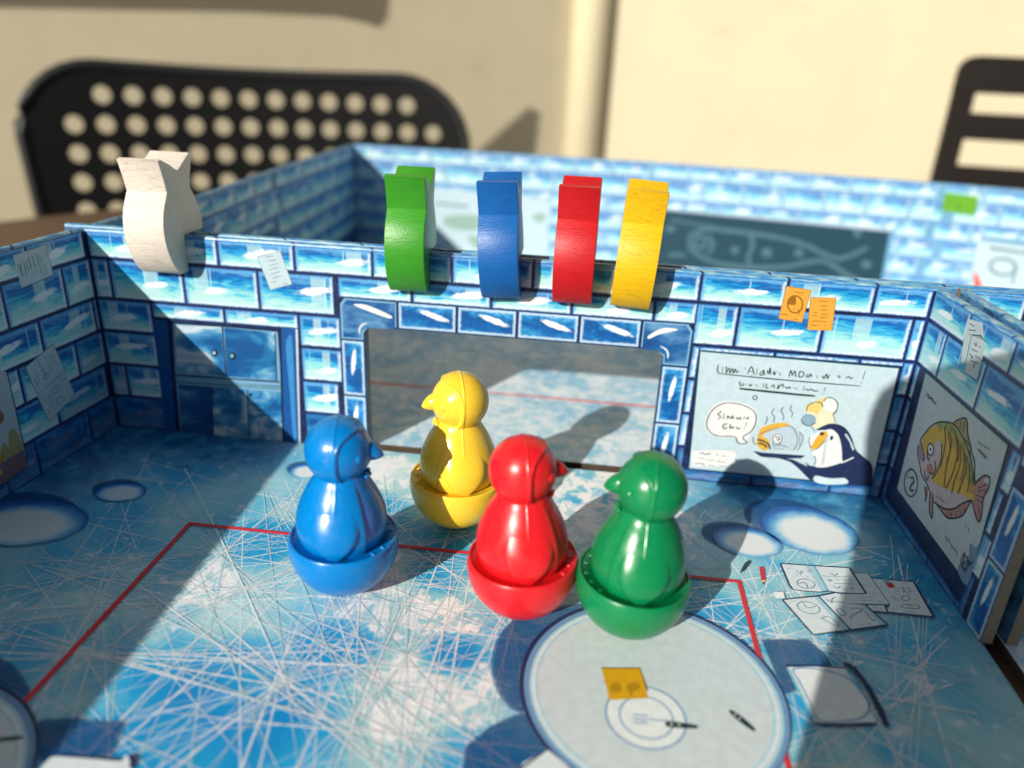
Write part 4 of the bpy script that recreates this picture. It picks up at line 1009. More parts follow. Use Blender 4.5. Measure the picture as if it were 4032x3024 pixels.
def mat_floor(name, near=True):
    g = G(name); p = g.xyz('Object', 1 / U); x, y = p[0], p[1]; q = g.xy(x, y, 0)
    nb = g.noise(q, .035, 4, .6, .5); n2 = g.noise(q, .22, 9, .70, .4); n3 = g.noise(g.xy(x + 70, y, 3.0), .07, 5, .6, .4)
    def blob(cx, cy, r):
        a, b = (x - cx) / r, (y - cy) / r; return (a * a + b * b).sm(1.4, .1)
    def total(lst):
        t = None
        for b in lst: v = blob(*b); t = v if t is None else t.mx(v)
        return t
    if near:
        blue = total([(70, -88, 15), (68, -102, 16), (84, -95, 15), (80, -32, 12), (103, -48, 9), (64, -45, 10), (88, -76, 9), (160, -58, 10), (110, -73, 6), (120, -100, 12), (150, -46, 8)])
        wht = total([(95, -62, 11), (107, -64, 8), (74, -10, 16), (103, -83, 11), (114, -82, 9), (93, -50, 9), (131, -11, 26), (58, -62, 9), (108, -50, 6), (132, -32, 14), (150, -22, 12)])
        f = n2 + (nb - .5) * .18 + wht * .15 - blue * .27 - .075
        tone = (nb - blue * .30 + wht * .08 + (n3 - .5) * .35)
        mid = g.ramp(tone, [(.10, hx('088ccc')), (.28, hx('22a2d6')), (.42, hx('58b6da')), (.55, hx('94ccd8')), (.72, hx('bfdfe2'))])
    else:
        f = n2 + (nb - .5) * .45 + .02
        mid = g.ramp(nb + (n3 - .5) * .3, [(.2, hx('58a6d4')), (.45, hx('8cc2e0')), (.7, hx('bcdcea'))])
    col = g.mix((f + (g.noise(q, 1.3, 4, .7) - .5) * .10).sm(.49, .60) if near else f.sm(.42, .64), mid, hx('eceef0') if near else hx('e0e9f0'))
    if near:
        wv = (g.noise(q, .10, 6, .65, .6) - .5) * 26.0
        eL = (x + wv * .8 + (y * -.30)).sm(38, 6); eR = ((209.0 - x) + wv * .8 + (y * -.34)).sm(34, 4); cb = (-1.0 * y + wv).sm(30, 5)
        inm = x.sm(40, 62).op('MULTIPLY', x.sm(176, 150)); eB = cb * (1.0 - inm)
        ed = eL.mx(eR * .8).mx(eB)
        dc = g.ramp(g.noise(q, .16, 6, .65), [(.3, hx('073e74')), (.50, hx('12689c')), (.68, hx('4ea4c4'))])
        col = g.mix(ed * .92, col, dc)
    return g.fin(col, .42, .24, linen(g, p), .35, .00006)
def mat_scratch(name, c, a):
    g = G(name); n = g.n('ShaderNodeAttribute', attribute_name='fade'); g.fin(hx(c), .45, .35)
    pz = g.xyz('Object', 1 / U); f = g.noise(g.xy(*pz), .8, 3)
    g.alpha(X(g, n.outputs['Fac']) * a * f.sm(.1, .5)); return g.m
SCR = [mat_scratch('print_scratch', 'eef2f4', .85), mat_scratch('print_scratch_faint', 'b9dbe4', .75)]
def scratches(name, parent, foci, n, box, seed, z0=.012, inside=None):
    rr = random.Random(seed); mb = MB(); fade = []; x0, x1, y0, y1 = box
    for i in range(n):
        if rr.random() < .68: fx, fy, sp = rr.choice(foci); fx += rr.gauss(0, .45); fy += rr.gauss(0, .45)
        else: fx, fy = rr.uniform(x0, x1), rr.uniform(y0, y1)
        a = rr.uniform(0, pi); l1, l2 = rr.uniform(14, 95), rr.uniform(14, 95); cv = rr.gauss(0, .0005); wd = rr.choice((.055, .065, .085, .105, .15)) * rr.uniform(.8, 1.2)
        z = z0 + i * .00045; k = 12; vs = []; fd = []
        for j in range(k + 1):
            t = -l1 + (l1 + l2) * j / k; X_ = fx + cos(a) * t - sin(a) * cv * t * t; Y_ = fy + sin(a) * t + cos(a) * cv * t * t
            ok = x0 < X_ < x1 and y0 < Y_ < y1
            e = min(1, 5 * min(j, k - j) / k) if ok else 0.0
            vs.append((X_ - sin(a) * wd, Y_ + cos(a) * wd, z)); vs.append((X_ + sin(a) * wd, Y_ - cos(a) * wd, z)); fd.append((e, ok))
        o = len(mb.v); mi = 0 if rr.random() < .68 else 1
        for j in range(k):
            if fd[j][1] and fd[j + 1][1]:
                b = len(mb.v); mb.v += [vs[2 * j], vs[2 * j + 1], vs[2 * j + 3], vs[2 * j + 2]]; fade += [fd[j][0]] * 2 + [fd[j + 1][0]] * 2
                mb.f.append((b, b + 1, b + 2, b + 3)); mb.m.append(mi)
    o = mb.build(name, SCR, parent); at = o.data.attributes.new('fade', 'FLOAT', 'POINT'); at.data.foreach_set('value', fade)
    o['kind'] = 'stuff'; return o
def mat_mound():
    g = G('print_snow_mound'); gx = g.xyz('Generated'); p = g.xyz('Object', 1 / U); u, v = gx[0] - .5, gx[1] - .5
    wv = (g.noise(g.xy(*p), .3, 5, .65) - .5) * .30
    ro = (u * u + v * v).sq() * 2.0 + wv * .4; uu, vv = u - .03, v + .075; ri = (uu * uu + vv * vv).sq() * 2.0 + wv
    col = g.ramp(ri, [(.58, hx('e2e6e6')), (.66, hx('bcd8e6')), (.78, hx('70b0d8')), (.90, hx('3a80c0')), (.99, hx('1f5aa4'))])
    g.fin(col, .45, .35); return g.alpha(ro.sm(1.0, .90))
MOUND = mat_mound()
def disc(name, cx, cy, rx, ry, z, mat, parent, n=40):
    mb = MB(); mb.add([(cx + rx * cos(2 * pi * k / n), cy + ry * sin(2 * pi * k / n), z) for k in range(n)], [tuple(range(n))]); return mb.build(name, mat, parent)
def ring(cx, cy, r, wd, c): return ('C', c, wd, [v for k in range(28) for v in (cx + r * cos(2 * pi * k / 28), cy + r * sin(2 * pi * k / 28))])
def fillc(cx, cy, r, c): return ('F', c, 0, [v for k in range(28) for v in (cx + r * cos(2 * pi * k / 28), cy + r * sin(2 * pi * k / 28))])

# ---- the near room
W = 208.65
near = empty('room_box'); tag(near, 'blue printed ice brick room box with the four penguins standing on its floor', 'game box', 'card room boxes of the board game')
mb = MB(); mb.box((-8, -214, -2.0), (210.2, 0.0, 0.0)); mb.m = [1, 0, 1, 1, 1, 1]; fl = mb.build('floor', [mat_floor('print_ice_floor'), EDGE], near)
bpath = Path([(-2.0, 0), (212.2, 0)], 1)                  # s = x + 2
PB = lambda a, b, h: (a, -h, b)
DOOR = (72.6, 148.9, 35.6)
mb = MB(); wall_mesh(mb, bpath, 0, DOOR[0] + 2); wall_mesh(mb, bpath, DOOR[1] + 2, bpath.len); wall_mesh(mb, bpath, DOOR[0] + 2, DOOR[1] + 2, DOOR[2])
def door_corner(mb, x, s, y0, y1, z, r=2.2):              # the rounded upper corners of the opening
    pr = [(x, z)] + [(x + s * (r - r * sin(t * pi / 12)), z - r + r * cos(t * pi / 12)) for t in range(7)]
    k = len(pr); mb.add([(a, y0, b) for a, b in pr] + [(a, y1, b) for a, b in pr], [tuple(range(k))[::-1 if s < 0 else 1], tuple(range(2 * k - 1, k - 1, -1))[::-1 if s < 0 else 1]] + [(i, k + i, k + (i + 1) % k, (i + 1) % k) for i in range(k)], 0)
door_corner(mb, DOOR[0], 1, 0.0, TH, DOOR[2]); door_corner(mb, DOOR[1], -1, 0.0, TH, DOOR[2])
bw_ = mb.build('wall', [MORT, FOLD, OUTER, OUTER], near)
xo = 2.0
hl = [(15.0 + xo, 55.2 + xo, -1, 33.4), (66.4 + xo, 155.4 + xo, -1, 42.9), (157.6 + xo, 205.7 + xo, 3.2, 36.2)]
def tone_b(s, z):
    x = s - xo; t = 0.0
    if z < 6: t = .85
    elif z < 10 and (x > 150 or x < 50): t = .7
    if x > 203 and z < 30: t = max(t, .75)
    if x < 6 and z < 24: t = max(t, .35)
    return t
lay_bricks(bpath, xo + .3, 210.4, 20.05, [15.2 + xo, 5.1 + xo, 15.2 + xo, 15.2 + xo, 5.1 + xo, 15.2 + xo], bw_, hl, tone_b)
# door frame bricks
fm = fbrick_mesh(); J = [81.5, 96.8, 112.1, 127.6, 142.9]
for a, b in zip(J, J[1:]): put_brick(fm, 'frame_brick', bpath, a + .35 + xo, b - .35 + xo, 35.95, 42.7, bw_, 0, .07)
for x0, x1 in ((66.6, 72.4), (149.2, 155.2)):
    for z0, z1 in ((.2, 15.6), (16.1, 31.4)): put_brick(fm, 'frame_brick', bpath, x0 + xo, x1 + xo, z0, z1, bw_, 0, .07)
for sgn, xa, xb, xi in ((1, 66.6, 81.2, 72.5), (-1, 155.2, 143.2, 149.0)):
    pts = [xa, 31.9, xa, 41.2, xa + sgn * 1.2, 42.8, xb, 42.7, xb, 36.0, xi + sgn * 1.6, 35.8, xi, 34.0, xi - sgn * .1, 31.9]
    P2 = list(zip(pts[::2], pts[1::2])); 
    if sgn < 0: pts = [v for pr in P2[::-1] for v in pr]
    ins = [v for a, b in P2 for v in (a + (.5 * sgn if abs(a - xa) < 2 else -.35 * sgn), b + (.4 if b < 35 else -.45))]
    drawing('frame_brick', [('f', 'frameblue', 0, pts), ('d', 'cloudC', 0, ins), ('F', 'white', 0, [xa + sgn * 3.5, 41.2, xa + sgn * 7, 41.4, xb - sgn * 1.6, 39.2, xb - sgn * 1.8, 38.3, xa + sgn * 8, 39.6]), ('F', 'rim', 0, [xi - sgn * 1.1, 33.4, xi - sgn * .5, 35.4, xi + sgn * 1.2, 36.7, xi - sgn * .4, 36.2, xi - sgn * 1.3, 34.8])], PB, bw_, .07, .0022, WK)
for nm, key in (('printed_cupboard', 'cupboard'), ('cook_poster', 'poster'), ('amber_note', 'amber_note'), ('amber_note', 'amber_note_b'), ('white_note', 'white_note')):
    drawing(nm, DRAW[key], PB, bw_, .075 if 'note' in nm else .06, .0022, WK)
# left wall, bowed outwards
lpath = Path([(0, 0), (-2.0, -25), (-4.0, -52), (-5.4, -85), (-5.7, -118), (-4.6, -165), (-3.2, -214)], -1)
mb = MB(); wall_mesh(mb, lpath, 0, lpath.len); lw = mb.build('wall', [MORT, FOLD, OUTER, CARD], near)
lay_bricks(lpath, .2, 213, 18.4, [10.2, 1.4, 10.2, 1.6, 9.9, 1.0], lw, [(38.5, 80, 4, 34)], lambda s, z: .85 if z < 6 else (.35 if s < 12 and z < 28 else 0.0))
PL = lambda a, b, h: lpath.pt(a, b, h)
def flip(items): return items
for nm, key in (('white_note', 'left_note'), ('white_note', 'left_note_b'), ('white_note', 'left_note_c'), ('printed_poster', 'left_poster')): drawing(nm, DRAW[key], PL, lw, .07, .0022, WK)
# right wall with its doorway
rpath = Path([(W, 0), (W + 1.17, -53.68), (W + 2.4, -112), (W + 4, -214)], 1)
mb = MB(); wall_mesh(mb, rpath, 0, 53.7); wall_mesh(mb, rpath, 53.7, 112, 35.6); wall_mesh(mb, rpath, 112, rpath.len); rw = mb.build('wall', [MORT, FOLD, OUTER, CARD], near)
PR = lambda a, b, h: rpath.pt(a, b, h)
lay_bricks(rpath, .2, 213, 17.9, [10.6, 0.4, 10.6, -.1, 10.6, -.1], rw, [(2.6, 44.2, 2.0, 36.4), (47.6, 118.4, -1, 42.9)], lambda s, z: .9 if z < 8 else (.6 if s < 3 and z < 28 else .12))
for z0, z1 in ((.2, 15.6), (16.1, 31.4)): put_brick(fm, 'frame_brick', rpath, 47.9, 53.5, z0, z1, rw, .15, .07)
for a in range(5): put_brick(fm, 'frame_brick', rpath, 47.9 + a * 14.1, 61.6 + a * 14.1, 36.0, 42.7, rw, .15, .07)
for z0, z1 in ((.2, 15.6), (16.1, 31.4)): put_brick(fm, 'frame_brick', rpath, 112.2, 118, z0, z1, rw, .15, .07)
for nm, key in (('fish_poster', 'fish_poster'), ('white_note', 'right_note'), ('white_note', 'right_note_b')): drawing(nm, DRAW[key], PR, rw, .075, .0022, WK)
# floor print
PF = lambda a, b, h: (a, b, h)
foci = [(72, -81, 1), (64, -66, 1), (66, -62, 1), (84, -67, 1), (82, -85, 1), (99, -82, 1), (56, -51, 1), (73, -53, 1), (164, -59, 1), (169, -48, 1), (166, -20, 1), (97, -91, 1), (48, -84, 1), (31, -65, 1), (119, -45, 1), (102, -75, 1), (110, -95, 1), (60, -98, 1), (90, -40, 1), (120, -66, 1), (150, -40, 1), (40, -70, 1), (78, -44, 1), (188, -72, 1), (200, -86, 1), (184, -94, 1), (196, -62, 1), (25, -80, 1), (178, -60, 1)]
scratches('skate_marks', fl, foci, 400, (14, 206, -130, -12), 11)
redp = [44.1, -43.2, 165.9, -43.2]
drawing('red_line', [('s', 'redline', 1.0, [43.6, -42.7, 166.4, -42.7]), ('s', 'redline', 1.0, [44.1, -43.2, 44.1, -150]), ('s', 'redline', 1.0, [165.9, -43.2, 165.9, -150])], PF, fl, .30)
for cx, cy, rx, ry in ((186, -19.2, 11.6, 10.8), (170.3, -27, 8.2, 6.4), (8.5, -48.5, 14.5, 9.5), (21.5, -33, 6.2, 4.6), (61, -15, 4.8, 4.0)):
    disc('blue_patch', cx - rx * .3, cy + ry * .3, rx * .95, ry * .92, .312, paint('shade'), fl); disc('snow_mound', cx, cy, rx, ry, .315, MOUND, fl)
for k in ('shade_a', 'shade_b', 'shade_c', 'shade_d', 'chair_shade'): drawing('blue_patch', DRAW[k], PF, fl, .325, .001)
def printed_table(cx, cy, r, nm):
    drawing(nm, [fillc(cx, cy, r, 'navy'), fillc(cx + .28, cy - .22, r - .55, 'softblue'), fillc(cx + .3, cy - .35, r - 1.5, 'fold'), fillc(cx + .2, cy - .35, r - 2.0, 'paper'), ring(cx + .15, cy - .3, r - 2.9, .5, 'fold'), fillc(cx + .1, cy - .3, r - 3.2, 'tabletop')], PF, fl, .335, .0022)
printed_table(145.7, -76.0, 23.0, 'printed_table'); printed_table(32.3, -115.7, 23.8, 'printed_table')
for cx, cy, r in ((144.3, -82.3, 6.55), (44.6, -112, 6.4)):
    drawing('printed_plate', [fillc(cx, cy, r, 'seat2'), ring(cx, cy, r, .36, 'softblue'), ring(cx + .1, cy - .2, r * .67, .3, 'softblue')], PF, fl, .352, .0022)
for nm, k in (('gold_note', 'table_items'), ('fork', 'cutlery'), ('knife', 'knife'), ('knife', 'knife_d'), ('printed_stool', 'chair_print'), ('printed_stool', 'seat_b'), ('printed_stool', 'seat_d'), ('paper_sheets', 'papers'), ('eraser', 'eraser'), ('green_pen', 'green_pen'), ('red_pencil', 'red_pencil')):
    drawing(nm, DRAW[k], PF, fl, .362, .0008)

# ---- the far room, behind the back wall
far = empty('room_box', (0, 4.0, 0)); tag(far, 'far blue room box with the chalkboard on its back wall', 'game box', 'card room boxes of the board game')
far.location = (0, 0, 0)
Y1 = 3.7
mb = MB(); mb.box((-12, Y1, -2.0), (352, 262, 0.0)); mb.m = [1, 0, 1, 1, 1, 1]; ff = mb.build('floor', [mat_floor('print_far_floor', False), EDGE], far)
npath = Path([(-8, Y1 + TH), (352, Y1 + TH)], -1)
mb = MB(); wall_mesh(mb, npath, 0, DOOR[0] + 8 - .6); wall_mesh(mb, npath, DOOR[1] + 8 + .6, npath.len); wall_mesh(mb, npath, DOOR[0] + 8 - .6, DOOR[1] + 8 + .6, DOOR[2]); mb.build('wall', [MORT, FOLD, OUTER, CARD], far)
flp = Path([(-.5, Y1 + .5), (1.5, 60), (-3.5, 130), (-8.5, 249)], 1)
mb = MB(); wall_mesh(mb, flp, 0, flp.len); flw = mb.build('wall', [MORT, FOLD, OUTER, CARD], far)
lay_bricks(flp, .3, flp.len - .3, 19.6, [12, 2, 12, 2, 12, 2], flw, [(60, 118, 4, 33)], lambda s, z: .15, rows=range(1, 6))
fwp = Path([(-8.5, 249), (110, 246), (160, 245.5), (302, 224), (352, 211)], 1)
mb = MB(); wall_mesh(mb, fwp, 0, fwp.len); fww = mb.build('wall', [MORT, FOLD, OUTER, CARD], far)
def s_of(x):                                               # distance along the far wall for a plan x
    for i, (a, b) in enumerate(zip(fwp.p, fwp.p[1:])):
        if x <= b.x or i == len(fwp.p) - 2: return fwp.d[i] + (x - a.x) / (b.x - a.x) * (fwp.d[i + 1] - fwp.d[i])
PW = lambda a, b, h: fwp.pt(s_of(a), b, h)
FR = mat_plain('print_far_mortar', '6496b4', .5, .3, .1, .05, .05)
for i, pl in enumerate(fww.data.materials): pass
fww.data.materials[0] = FR; flw.data.materials[0] = mat_plain('print_far_mortar_b', '32548a', .5, .3, .1, .05, .05)
far_me = brick_mesh().copy(); far_me.materials.clear(); far_me.materials.append(FARB)
lay_bricks(fwp, .3, fwp.len - .3, 20.3, [12, 3, 12, 3, 13, 4], fww, [(s_of(165), s_of(283), -1, 31), (s_of(35), s_of(104), 3, 33), (s_of(322), 400, -5, 32)], lambda s, z: 0.0, me=far_me)
for nm, k in (('chalkboard', 'chalkboard'), ('green_note', 'green_note'), ('crab_poster', 'crab_poster'), ('plant_poster', 'plant_poster')): drawing(nm, DRAW[k], PW, fww, .09, .01, WK)
drawing('red_line', [('s', 'redline', 1.3, [20, 46, 300, 46])], PF, ff, .02)
foci2 = [(RS.uniform(20, 200), RS.uniform(10, 120), 1) for _ in range(12)]
scratches('skate_marks', ff, foci2, 120, (5, 300, 8, 200), 23)

# ---- the room to the right
rt = empty('room_box', (214.2, 0, 0)); rt.location = (0, 0, 0); tag(rt, 'blue room box beyond the gap on the far side of the fish poster wall', 'game box', 'card room boxes of the board game')
mb = MB(); mb.box((214.3, -214, -2.0), (380, 1.9, 0.0)); mb.m = [1, 0, 1, 1, 1, 1]; rf = mb.build('floor', [mat_floor('print_side_floor', False), EDGE], rt)
rlp = Path([(216.4, 0), (216.8, -53.5), (217.4, -112), (219, -214)], -1)
mb = MB(); wall_mesh(mb, rlp, 0, 53.5); wall_mesh(mb, rlp, 53.5, 112, 35.6); wall_mesh(mb, rlp, 112, rlp.len); mb.build('wall', [MORT, FOLD, OUTER, CARD], rt)
rbp = Path([(214.2, 0), (380, 0)], 1)
mb = MB(); wall_mesh(mb, rbp, 0, rbp.len); rbw = mb.build('wall', [MORT, FOLD, OUTER, CARD], rt)
lay_bricks(rbp, 2.4, 100, 20.05, [15, 5, 15, 5, 5, 15], rbw, (), lambda s, z: 0.0, rows=range(2, 6))
scratches('skate_marks', rf, [(240, -60, 1), (250, -90, 1), (230, -75, 1)], 60, (216, 300, -130, -10), 31)

# ------------------------------------------------------------------ penguins
def plastic(name, col, rough=.26):
    g = G(name); p = g.xyz('Object', 1 / U); f = g.noise(g.xy(*p), 1.6, 4); f2 = g.noise(g.xy(*p), 9.0, 2); c = hx(col)
    sp = g.noise(g.xy(*p), .5, 3); ds = g.noise(g.xy(*p), 2.3, 2).sm(.735, .76)
    g.fin(g.mix(ds * .35, g.mix(f.sm(.2, .8), tuple(v * .93 for v in c), tuple(min(1, v * 1.05) for v in c)), tuple(v * .6 + .35 for v in c)), sp.sm(.2, .8) * .16 + (rough - .06), .5, f2 * .6 + f * .4, .10, .00008)
    g.b.inputs['Subsurface Weight'].default_value = .10; g.b.inputs['Subsurface Radius'].default_value = (1.0, .8, .5); g.b.inputs['Subsurface Scale'].default_value = .0014
    return g.m
HC, HR = 30.85, 6.45
def sstep(a, b, x): t = max(0.0, min(1.0, (x - a) / (b - a))); return t * t * (3 - 2 * t)
TORSO = [(11.6, 7.8), (12.1, 8.15), (13.1, 8.6), (14.6, 8.9), (16.0, 8.95), (17.8, 8.7), (19.6, 8.15), (21.4, 7.4), (23.0, 6.6), (24.4, 5.75), (25.4, 5.05), (26.1, 4.65)]
def torso_r(z):
    for (z0, r0), (z1, r1) in zip(TORSO, TORSO[1:]):
        if z <= z1:
            t = max(0, (z - z0) / (z1 - z0)); return r0 + (r1 - r0) * t
    return TORSO[-1][1]
def smooth_r(z): return (torso_r(z - .5) + torso_r(z) * 2 + torso_r(z + .5)) / 4
def body_mesh():
    NA = 200; rows = []
    z = 11.6
    while z < 26.0: rows.append((z, smooth_r(z), 0)); z += .24
    a0 = math.asin((26.25 - HC) / HR)
    for i in range(66):
        a = a0 + (pi / 2 - a0) * i / 66; rows.append((HC + HR * sin(a), HR * cos(a), 1))
    vs = []; fs = []
    for z, r, hd in rows:
        for k in range(NA):
            az = 2 * pi * k / NA; aa = abs((az + pi) % (2 * pi) - pi); d = 0.0
            if hd:
                el = math.asin(max(-1, min(1, (z - HC) / HR)))
                m_ = (aa / radians(84)) ** 3.2 + (abs(el + radians(6)) / radians(56)) ** 3.2
                d -= .38 * sstep(1.06, .90, m_); d += .16 * exp(-((m_ - 1.14) / .10) ** 2)
            else:
                bel = sstep(radians(52), radians(48), aa) * sstep(26, 23.5, z); d -= .42 * bel
            seam = exp(-((aa - pi / 2) * max(r, 1) / .17) ** 2); d += .16 * seam
            n_r = r / max(HR, 1e-6) if hd else 1.0; n_z = (z - HC) / HR if hd else 0.0
            rr = r + d * n_r; vs.append((rr * cos(az), rr * sin(az), z + d * n_z))
    n = len(rows)
    for i in range(n - 1):
        for k in range(NA): fs.append((i * NA + k, i * NA + (k + 1) % NA, (i + 1) * NA + (k + 1) % NA, (i + 1) * NA + k))
    vs.append((0, 0, HC + HR)); t = len(vs) - 1
    fs += [((n - 1) * NA + k, (n - 1) * NA + (k + 1) % NA, t) for k in range(NA)]
    vs.append((0, 0, 11.6)); t = len(vs) - 1; fs += [((k + 1) % NA, k, t) for k in range(NA)]
    return mesh('body', vs, fs, None, True)
def lathe(name, prof, n=96, smooth=True):
    vs = []; fs = []
    for r, z in prof: vs += [(r * cos(2 * pi * k / n), r * sin(2 * pi * k / n), z) for k in range(n)]
    for i in range(len(prof) - 1): fs += [(i * n + k, i * n + (k + 1) % n, (i + 1) * n + (k + 1) % n, (i + 1) * n + k) for k in range(n)]
    return mesh(name, vs, fs, None, smooth)
def ellipsoid(c, r, rot=None, nu=20, nv=12):
    vs = []; fs = []; c = Vector(c)
    for i in range(nv + 1):
        a = -pi / 2 + pi * i / nv
        for k in range(nu):
            b = 2 * pi * k / nu; v = Vector((r[0] * cos(a) * cos(b), r[1] * cos(a) * sin(b), r[2] * sin(a)))
            if rot: v = rot @ v
            vs.append(tuple(c + v))
    for i in range(nv): fs += [(i * nu + k, i * nu + (k + 1) % nu, (i + 1) * nu + (k + 1) % nu, (i + 1) * nu + k) for k in range(nu)]
    return vs, fs
BR = 10.65
base_prof = [(.01, 0.0)] + [(BR * sin(t * pi / 40), BR - BR * cos(t * pi / 40)) for t in range(1, 21)] + [(10.64, 11.2), (10.57, 11.8), (10.48, 12.2), (10.4, 12.4), (10.25, 12.52), (10.06, 12.52), (9.93, 12.42), (9.9, 12.2), (9.8, 12.1), (.01, 12.06)]
ME = {'base': lathe('base', base_prof), 'body': body_mesh()}
bv = []; bf = []; nr, nk = 14, 24                       # beak: blunt, a little hooked
for i in range(nr + 1):
    t = i / nr; R_ = (1 - t ** 1.9) ** .72 if t < 1 else 0.0
    for k in range(nk):
        b = 2 * pi * k / nk; bv.append((5.0 + 3.25 * t, 1.85 * R_ * cos(b), HC - .1 - .85 * t * t + (2.15 if sin(b) > 0 else 1.9) * R_ * sin(b)))
for i in range(nr): bf += [(i * nk + k, i * nk + (k + 1) % nk, (i + 1) * nk + (k + 1) % nk, (i + 1) * nk + k) for k in range(nk)]
ME['beak'] = mesh('beak', bv, bf, None, True)
for s in (-1, 1):
    az = radians(43) * s; vs, fs = ellipsoid((5.35 * cos(az), 5.35 * sin(az), HC + .2), (1.0, 1.1, 1.15)); ME['eye%d' % s] = mesh('eye', vs, fs, None, True)
    vs = []; fs = []; M1, M2 = 26, 15                    # wing: leaf-shaped, rising out of the side
    for i in range(M1 + 1):
        t = i / M1; z = 23.5 - 12.4 * t; half = radians(34) * (1 - max(0, (t - .35) / .65) ** 2.2) * (0.75 + .25 * min(1, t / .35)); ct = radians(92)
        for j in range(M2 + 1):
            q = -1 + 2 * j / M2; az = (ct + half * q) * s; lift = (.75 * sstep(.1, .6, t)) * (1 - abs(q) ** 9) - .06
            rr = smooth_r(z) + lift; vs.append((rr * cos(az), rr * sin(az), z))
    for i in range(M1): fs += [tuple((i * (M2 + 1) + j, i * (M2 + 1) + j + 1, (i + 1) * (M2 + 1) + j + 1, (i + 1) * (M2 + 1) + j)[::s]) for j in range(M2)]
    ME['wing%d' % s] = mesh('wing', vs, fs, None, True)
    mbt = MB()
    for k in range(3):
        az = radians(10 + 17 * k) * s; vs, fs = ellipsoid((9.05 * cos(az), 9.05 * sin(az), 12.05), (.62, .36, .30), Matrix.Rotation(az, 3, 'Z'), 14, 8); mbt.add(vs, fs)
    ME['foot%d' % s] = mesh('foot', mbt.v, mbt.f, None, True)
mbt = MB()
for s in (-1, 1):
    vs, fs = ellipsoid((5.0, .95 * s, 25.9), (.5, .8, .62), Matrix.Rotation(.35 * s, 3, 'X'), 14, 10); mbt.add(vs, fs)
vs, fs = ellipsoid((5.4, 0, 25.85), (.45, .42, .42), None, 12, 8); mbt.add(vs, fs)
ME['bow_tie'] = mesh('bow_tie', mbt.v, mbt.f, None, True)
def penguin(x, y, face, lean, mat_, label):
    q = Matrix.Rotation(lean[1], 3, 'Y') @ Matrix.Rotation(lean[0], 3, 'X') @ Matrix.Rotation(face, 3, 'Z')
    # it rocks on its round base: the sphere centre stays over the contact point
    c = Vector((0, 0, BR)); off = c - q @ c
    o = empty('penguin_pawn', (x + off.x, y + off.y, off.z + .40), q.to_euler()); tag(o, label, 'toy penguin', 'round bottomed penguin pawns')
    for k, me in ME.items():
        nm = k.rstrip('-1'); p_ = bpy.data.objects.new(nm, me); COL.objects.link(p_); p_.parent = o
        if not me.materials: me.materials.append(None)
        p_.material_slots[0].link = 'OBJECT'; p_.material_slots[0].material = mat_
PLB, PLY, PLR, PLG = plastic('blue_plastic', '0078c2', .25), plastic('yellow_plastic', 'f4cb38', .24), plastic('red_plastic', 'd81b22', .29), plastic('green_plastic', '067b47', .26)
penguin(85.4, -57.8, radians(8), (0, 0), PLB, 'blue plastic penguin with its beak turned towards the yellow one')
penguin(103.0, -31.0, radians(200), (0, .01), PLY, 'yellow plastic penguin standing in front of the doorway')
penguin(120.9, -58.7, radians(14), (0, -.04), PLR, 'red plastic penguin in front of the yellow one, facing the green one')
penguin(141.8, -60.6, radians(182), (0, .05), PLG, 'green plastic penguin at the edge of the round printed table')

# ------------------------------------------------------------------ wooden fish hooked over the wall
def mat_wood(name, col, dark, gloss):
    g = G(name); p = g.xyz('Object', 1 / U); r = g.rnd()
    st = g.noise(g.xy(p[0] * .22 + r * 50.0, p[1] * .9, p[2] * 2.6), 1.0, 5, .65, .3); fl_ = g.noise(g.xy(p[0] * .5, p[1] * 2.0, p[2] * 5.5 + r * 9.0), 1.0, 3, .6)
    c = g.mix(st.sm(.35, .75), hx(col), tuple(v * .82 for v in hx(col))); c = g.mix(fl_.sm(.56, .68) * .75, c, hx(dark))
    bm_ = st * .5 + fl_ * .6 + g.noise(g.xy(*p), 2.2, 3) * .5
    return g.fin(c, .62 - gloss * .36, .3 + gloss * .25, bm_, .5, .0002)
FP = [(-8.2, 75.0), (-6.9, 75.3), (-3.2, 73.8), (-.2, 72.2), (.6, 72.2), (3.0, 73.6), (6.6, 75.6), (7.6, 75.3), (7.2, 73.4), (5.9, 70.0), (5.4, 67.6), (7.0, 65.0), (8.6, 62.0), (9.5, 58.8), (9.7, 56.5),
      (9.5, 56.2), (-.15, 56.2), (-.15, 47.4), (-.6, 47.0), (-3.0, 47.0), (-4.6, 47.6), (-7.0, 50.2), (-8.7, 53.6), (-9.5, 57.0), (-9.4, 60.4), (-8.4, 63.6), (-6.6, 66.4), (-5.9, 67.4), (-6.5, 70.0), (-7.6, 73.6)]
FQ = FP[:9] + catmull(FP[9:16], False, 3) + FP[16:19] + catmull(FP[19:28], False, 3) + catmull(FP[27:], False, 2)[1:]
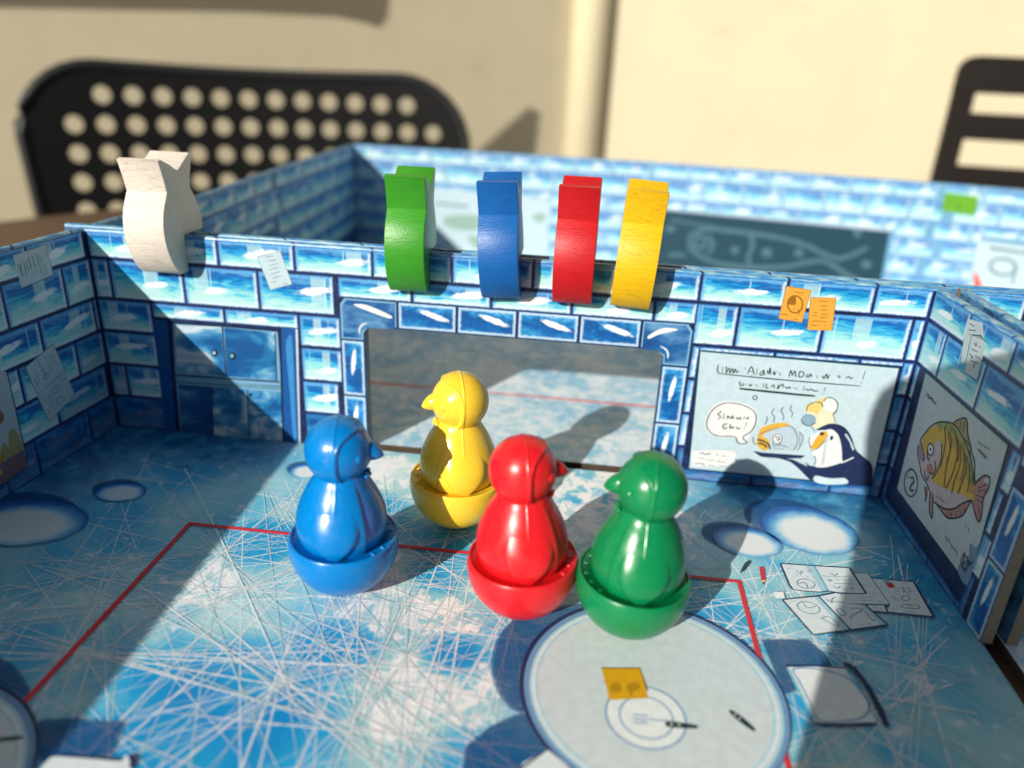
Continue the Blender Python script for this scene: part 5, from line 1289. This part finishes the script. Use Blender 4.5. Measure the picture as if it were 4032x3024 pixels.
def fish(x, yaw, tilt, mat_, label, th=9.3, dz=0.0):
    o = empty('fish_token', (x, 0, H), (0, tilt, yaw)); tag(o, label, 'wooden fish', 'wooden fish hooked over the wall between the boxes')
    bm = bmesh.new(); vv = [bm.verts.new((-th / 2 * U, a * U, (b - H - .2) * U)) for a, b in FQ]; f = bm.faces.new(vv)
    r = bmesh.ops.extrude_face_region(bm, geom=[f])
    for v in [e for e in r['geom'] if isinstance(e, bmesh.types.BMVert)]: v.co.x += th * U
    bmesh.ops.recalc_face_normals(bm, faces=bm.faces[:])
    eds = [e for e in bm.edges if abs(e.verts[0].co.x - e.verts[1].co.x) < 1e-7]
    bmesh.ops.bevel(bm, geom=eds, offset=.34 * U, segments=2, affect='EDGES', profile=.6)
    bmesh.ops.triangulate(bm, faces=[f for f in bm.faces if len(f.verts) > 6])
    me = bpy.data.meshes.new('body'); bm.to_mesh(me); bm.free(); me.polygons.foreach_set('use_smooth', [True] * len(me.polygons)); me.set_sharp_from_angle(angle=radians(24))
    link('body', me, o, mat_)
WW = mat_wood('bare_beech', 'dcd2c6', 'a8947e', .25)
fish(22.0, .02, 0, WW, 'unpainted pale wooden fish on the wall above the printed cupboard', 10.2)
fish(85.3, .05, 0, mat_wood('green_wood', '35901d', '55801c', .75), 'green wooden fish on the wall, left of the blue one')
fish(107.6, .03, -.06, mat_wood('blue_wood', '0a5ca6', '0a4a8a', .7), 'blue wooden fish between the green and red ones')
fish(125.4, -.02, 0, mat_wood('red_wood', 'bc1019', '9a0f18', .55), 'red wooden fish between the blue and yellow ones')
fish(139.8, -.06, .05, mat_wood('yellow_wood', 'dfb008', 'b08408', .5), 'yellow wooden fish nearest the amber notes')

# ------------------------------------------------------------------ unseen slab in place of the picture-taker's phone, shaped to shade the right side
fw = _f; ctr = Vector(CPOS) - fw * 7.0
def hit(px, pz):                                          # a point of the shade's outline in the plane y = CPOS.y, moved along the sun to the slab's plane
    P = Vector((px, CPOS[1], pz)); t = (ctr - P).dot(fw) / SUN.dot(fw); return P + SUN * t
o = empty('shade_slab', tuple(ctr)); tag(o, 'unseen dark slab added to shade the right side of the board', 'shade_slab')
TO = [(121.5, 34), (119, 46), (117.3, 56), (114.4, 72), (109.6, 90), (106.4, 106), (106.0, 113.4), (107.2, 119.4), (110.4, 123), (116, 125.2), (160, 126), (204, 127), (209, 125), (211.5, 120), (214, 56), (213.5, 36), (210, 31), (204, 29.5), (130, 29), (124, 30.5)]
front = [hit(a, b) for a, b in TO]; k = len(front); mb = MB()
mb.add([tuple(v - ctr) for v in front] + [tuple(v - ctr - fw * 6) for v in front], [tuple(range(k)), tuple(range(2 * k - 1, k - 1, -1))] + [(i, k + i, k + (i + 1) % k, (i + 1) % k) for i in range(k)])
mb.build('body', mat_plain('dark_case', '1c1c1e', .5, .4, .1, .05, .05), o)
mb = MB(); mb.tube([tuple(-fw * .2), tuple(fw * 1.2)], 6, 24); mb.build('lens', mat_plain('lens_ring', '101012', .2, .6, .05, .05, .0), o, True)
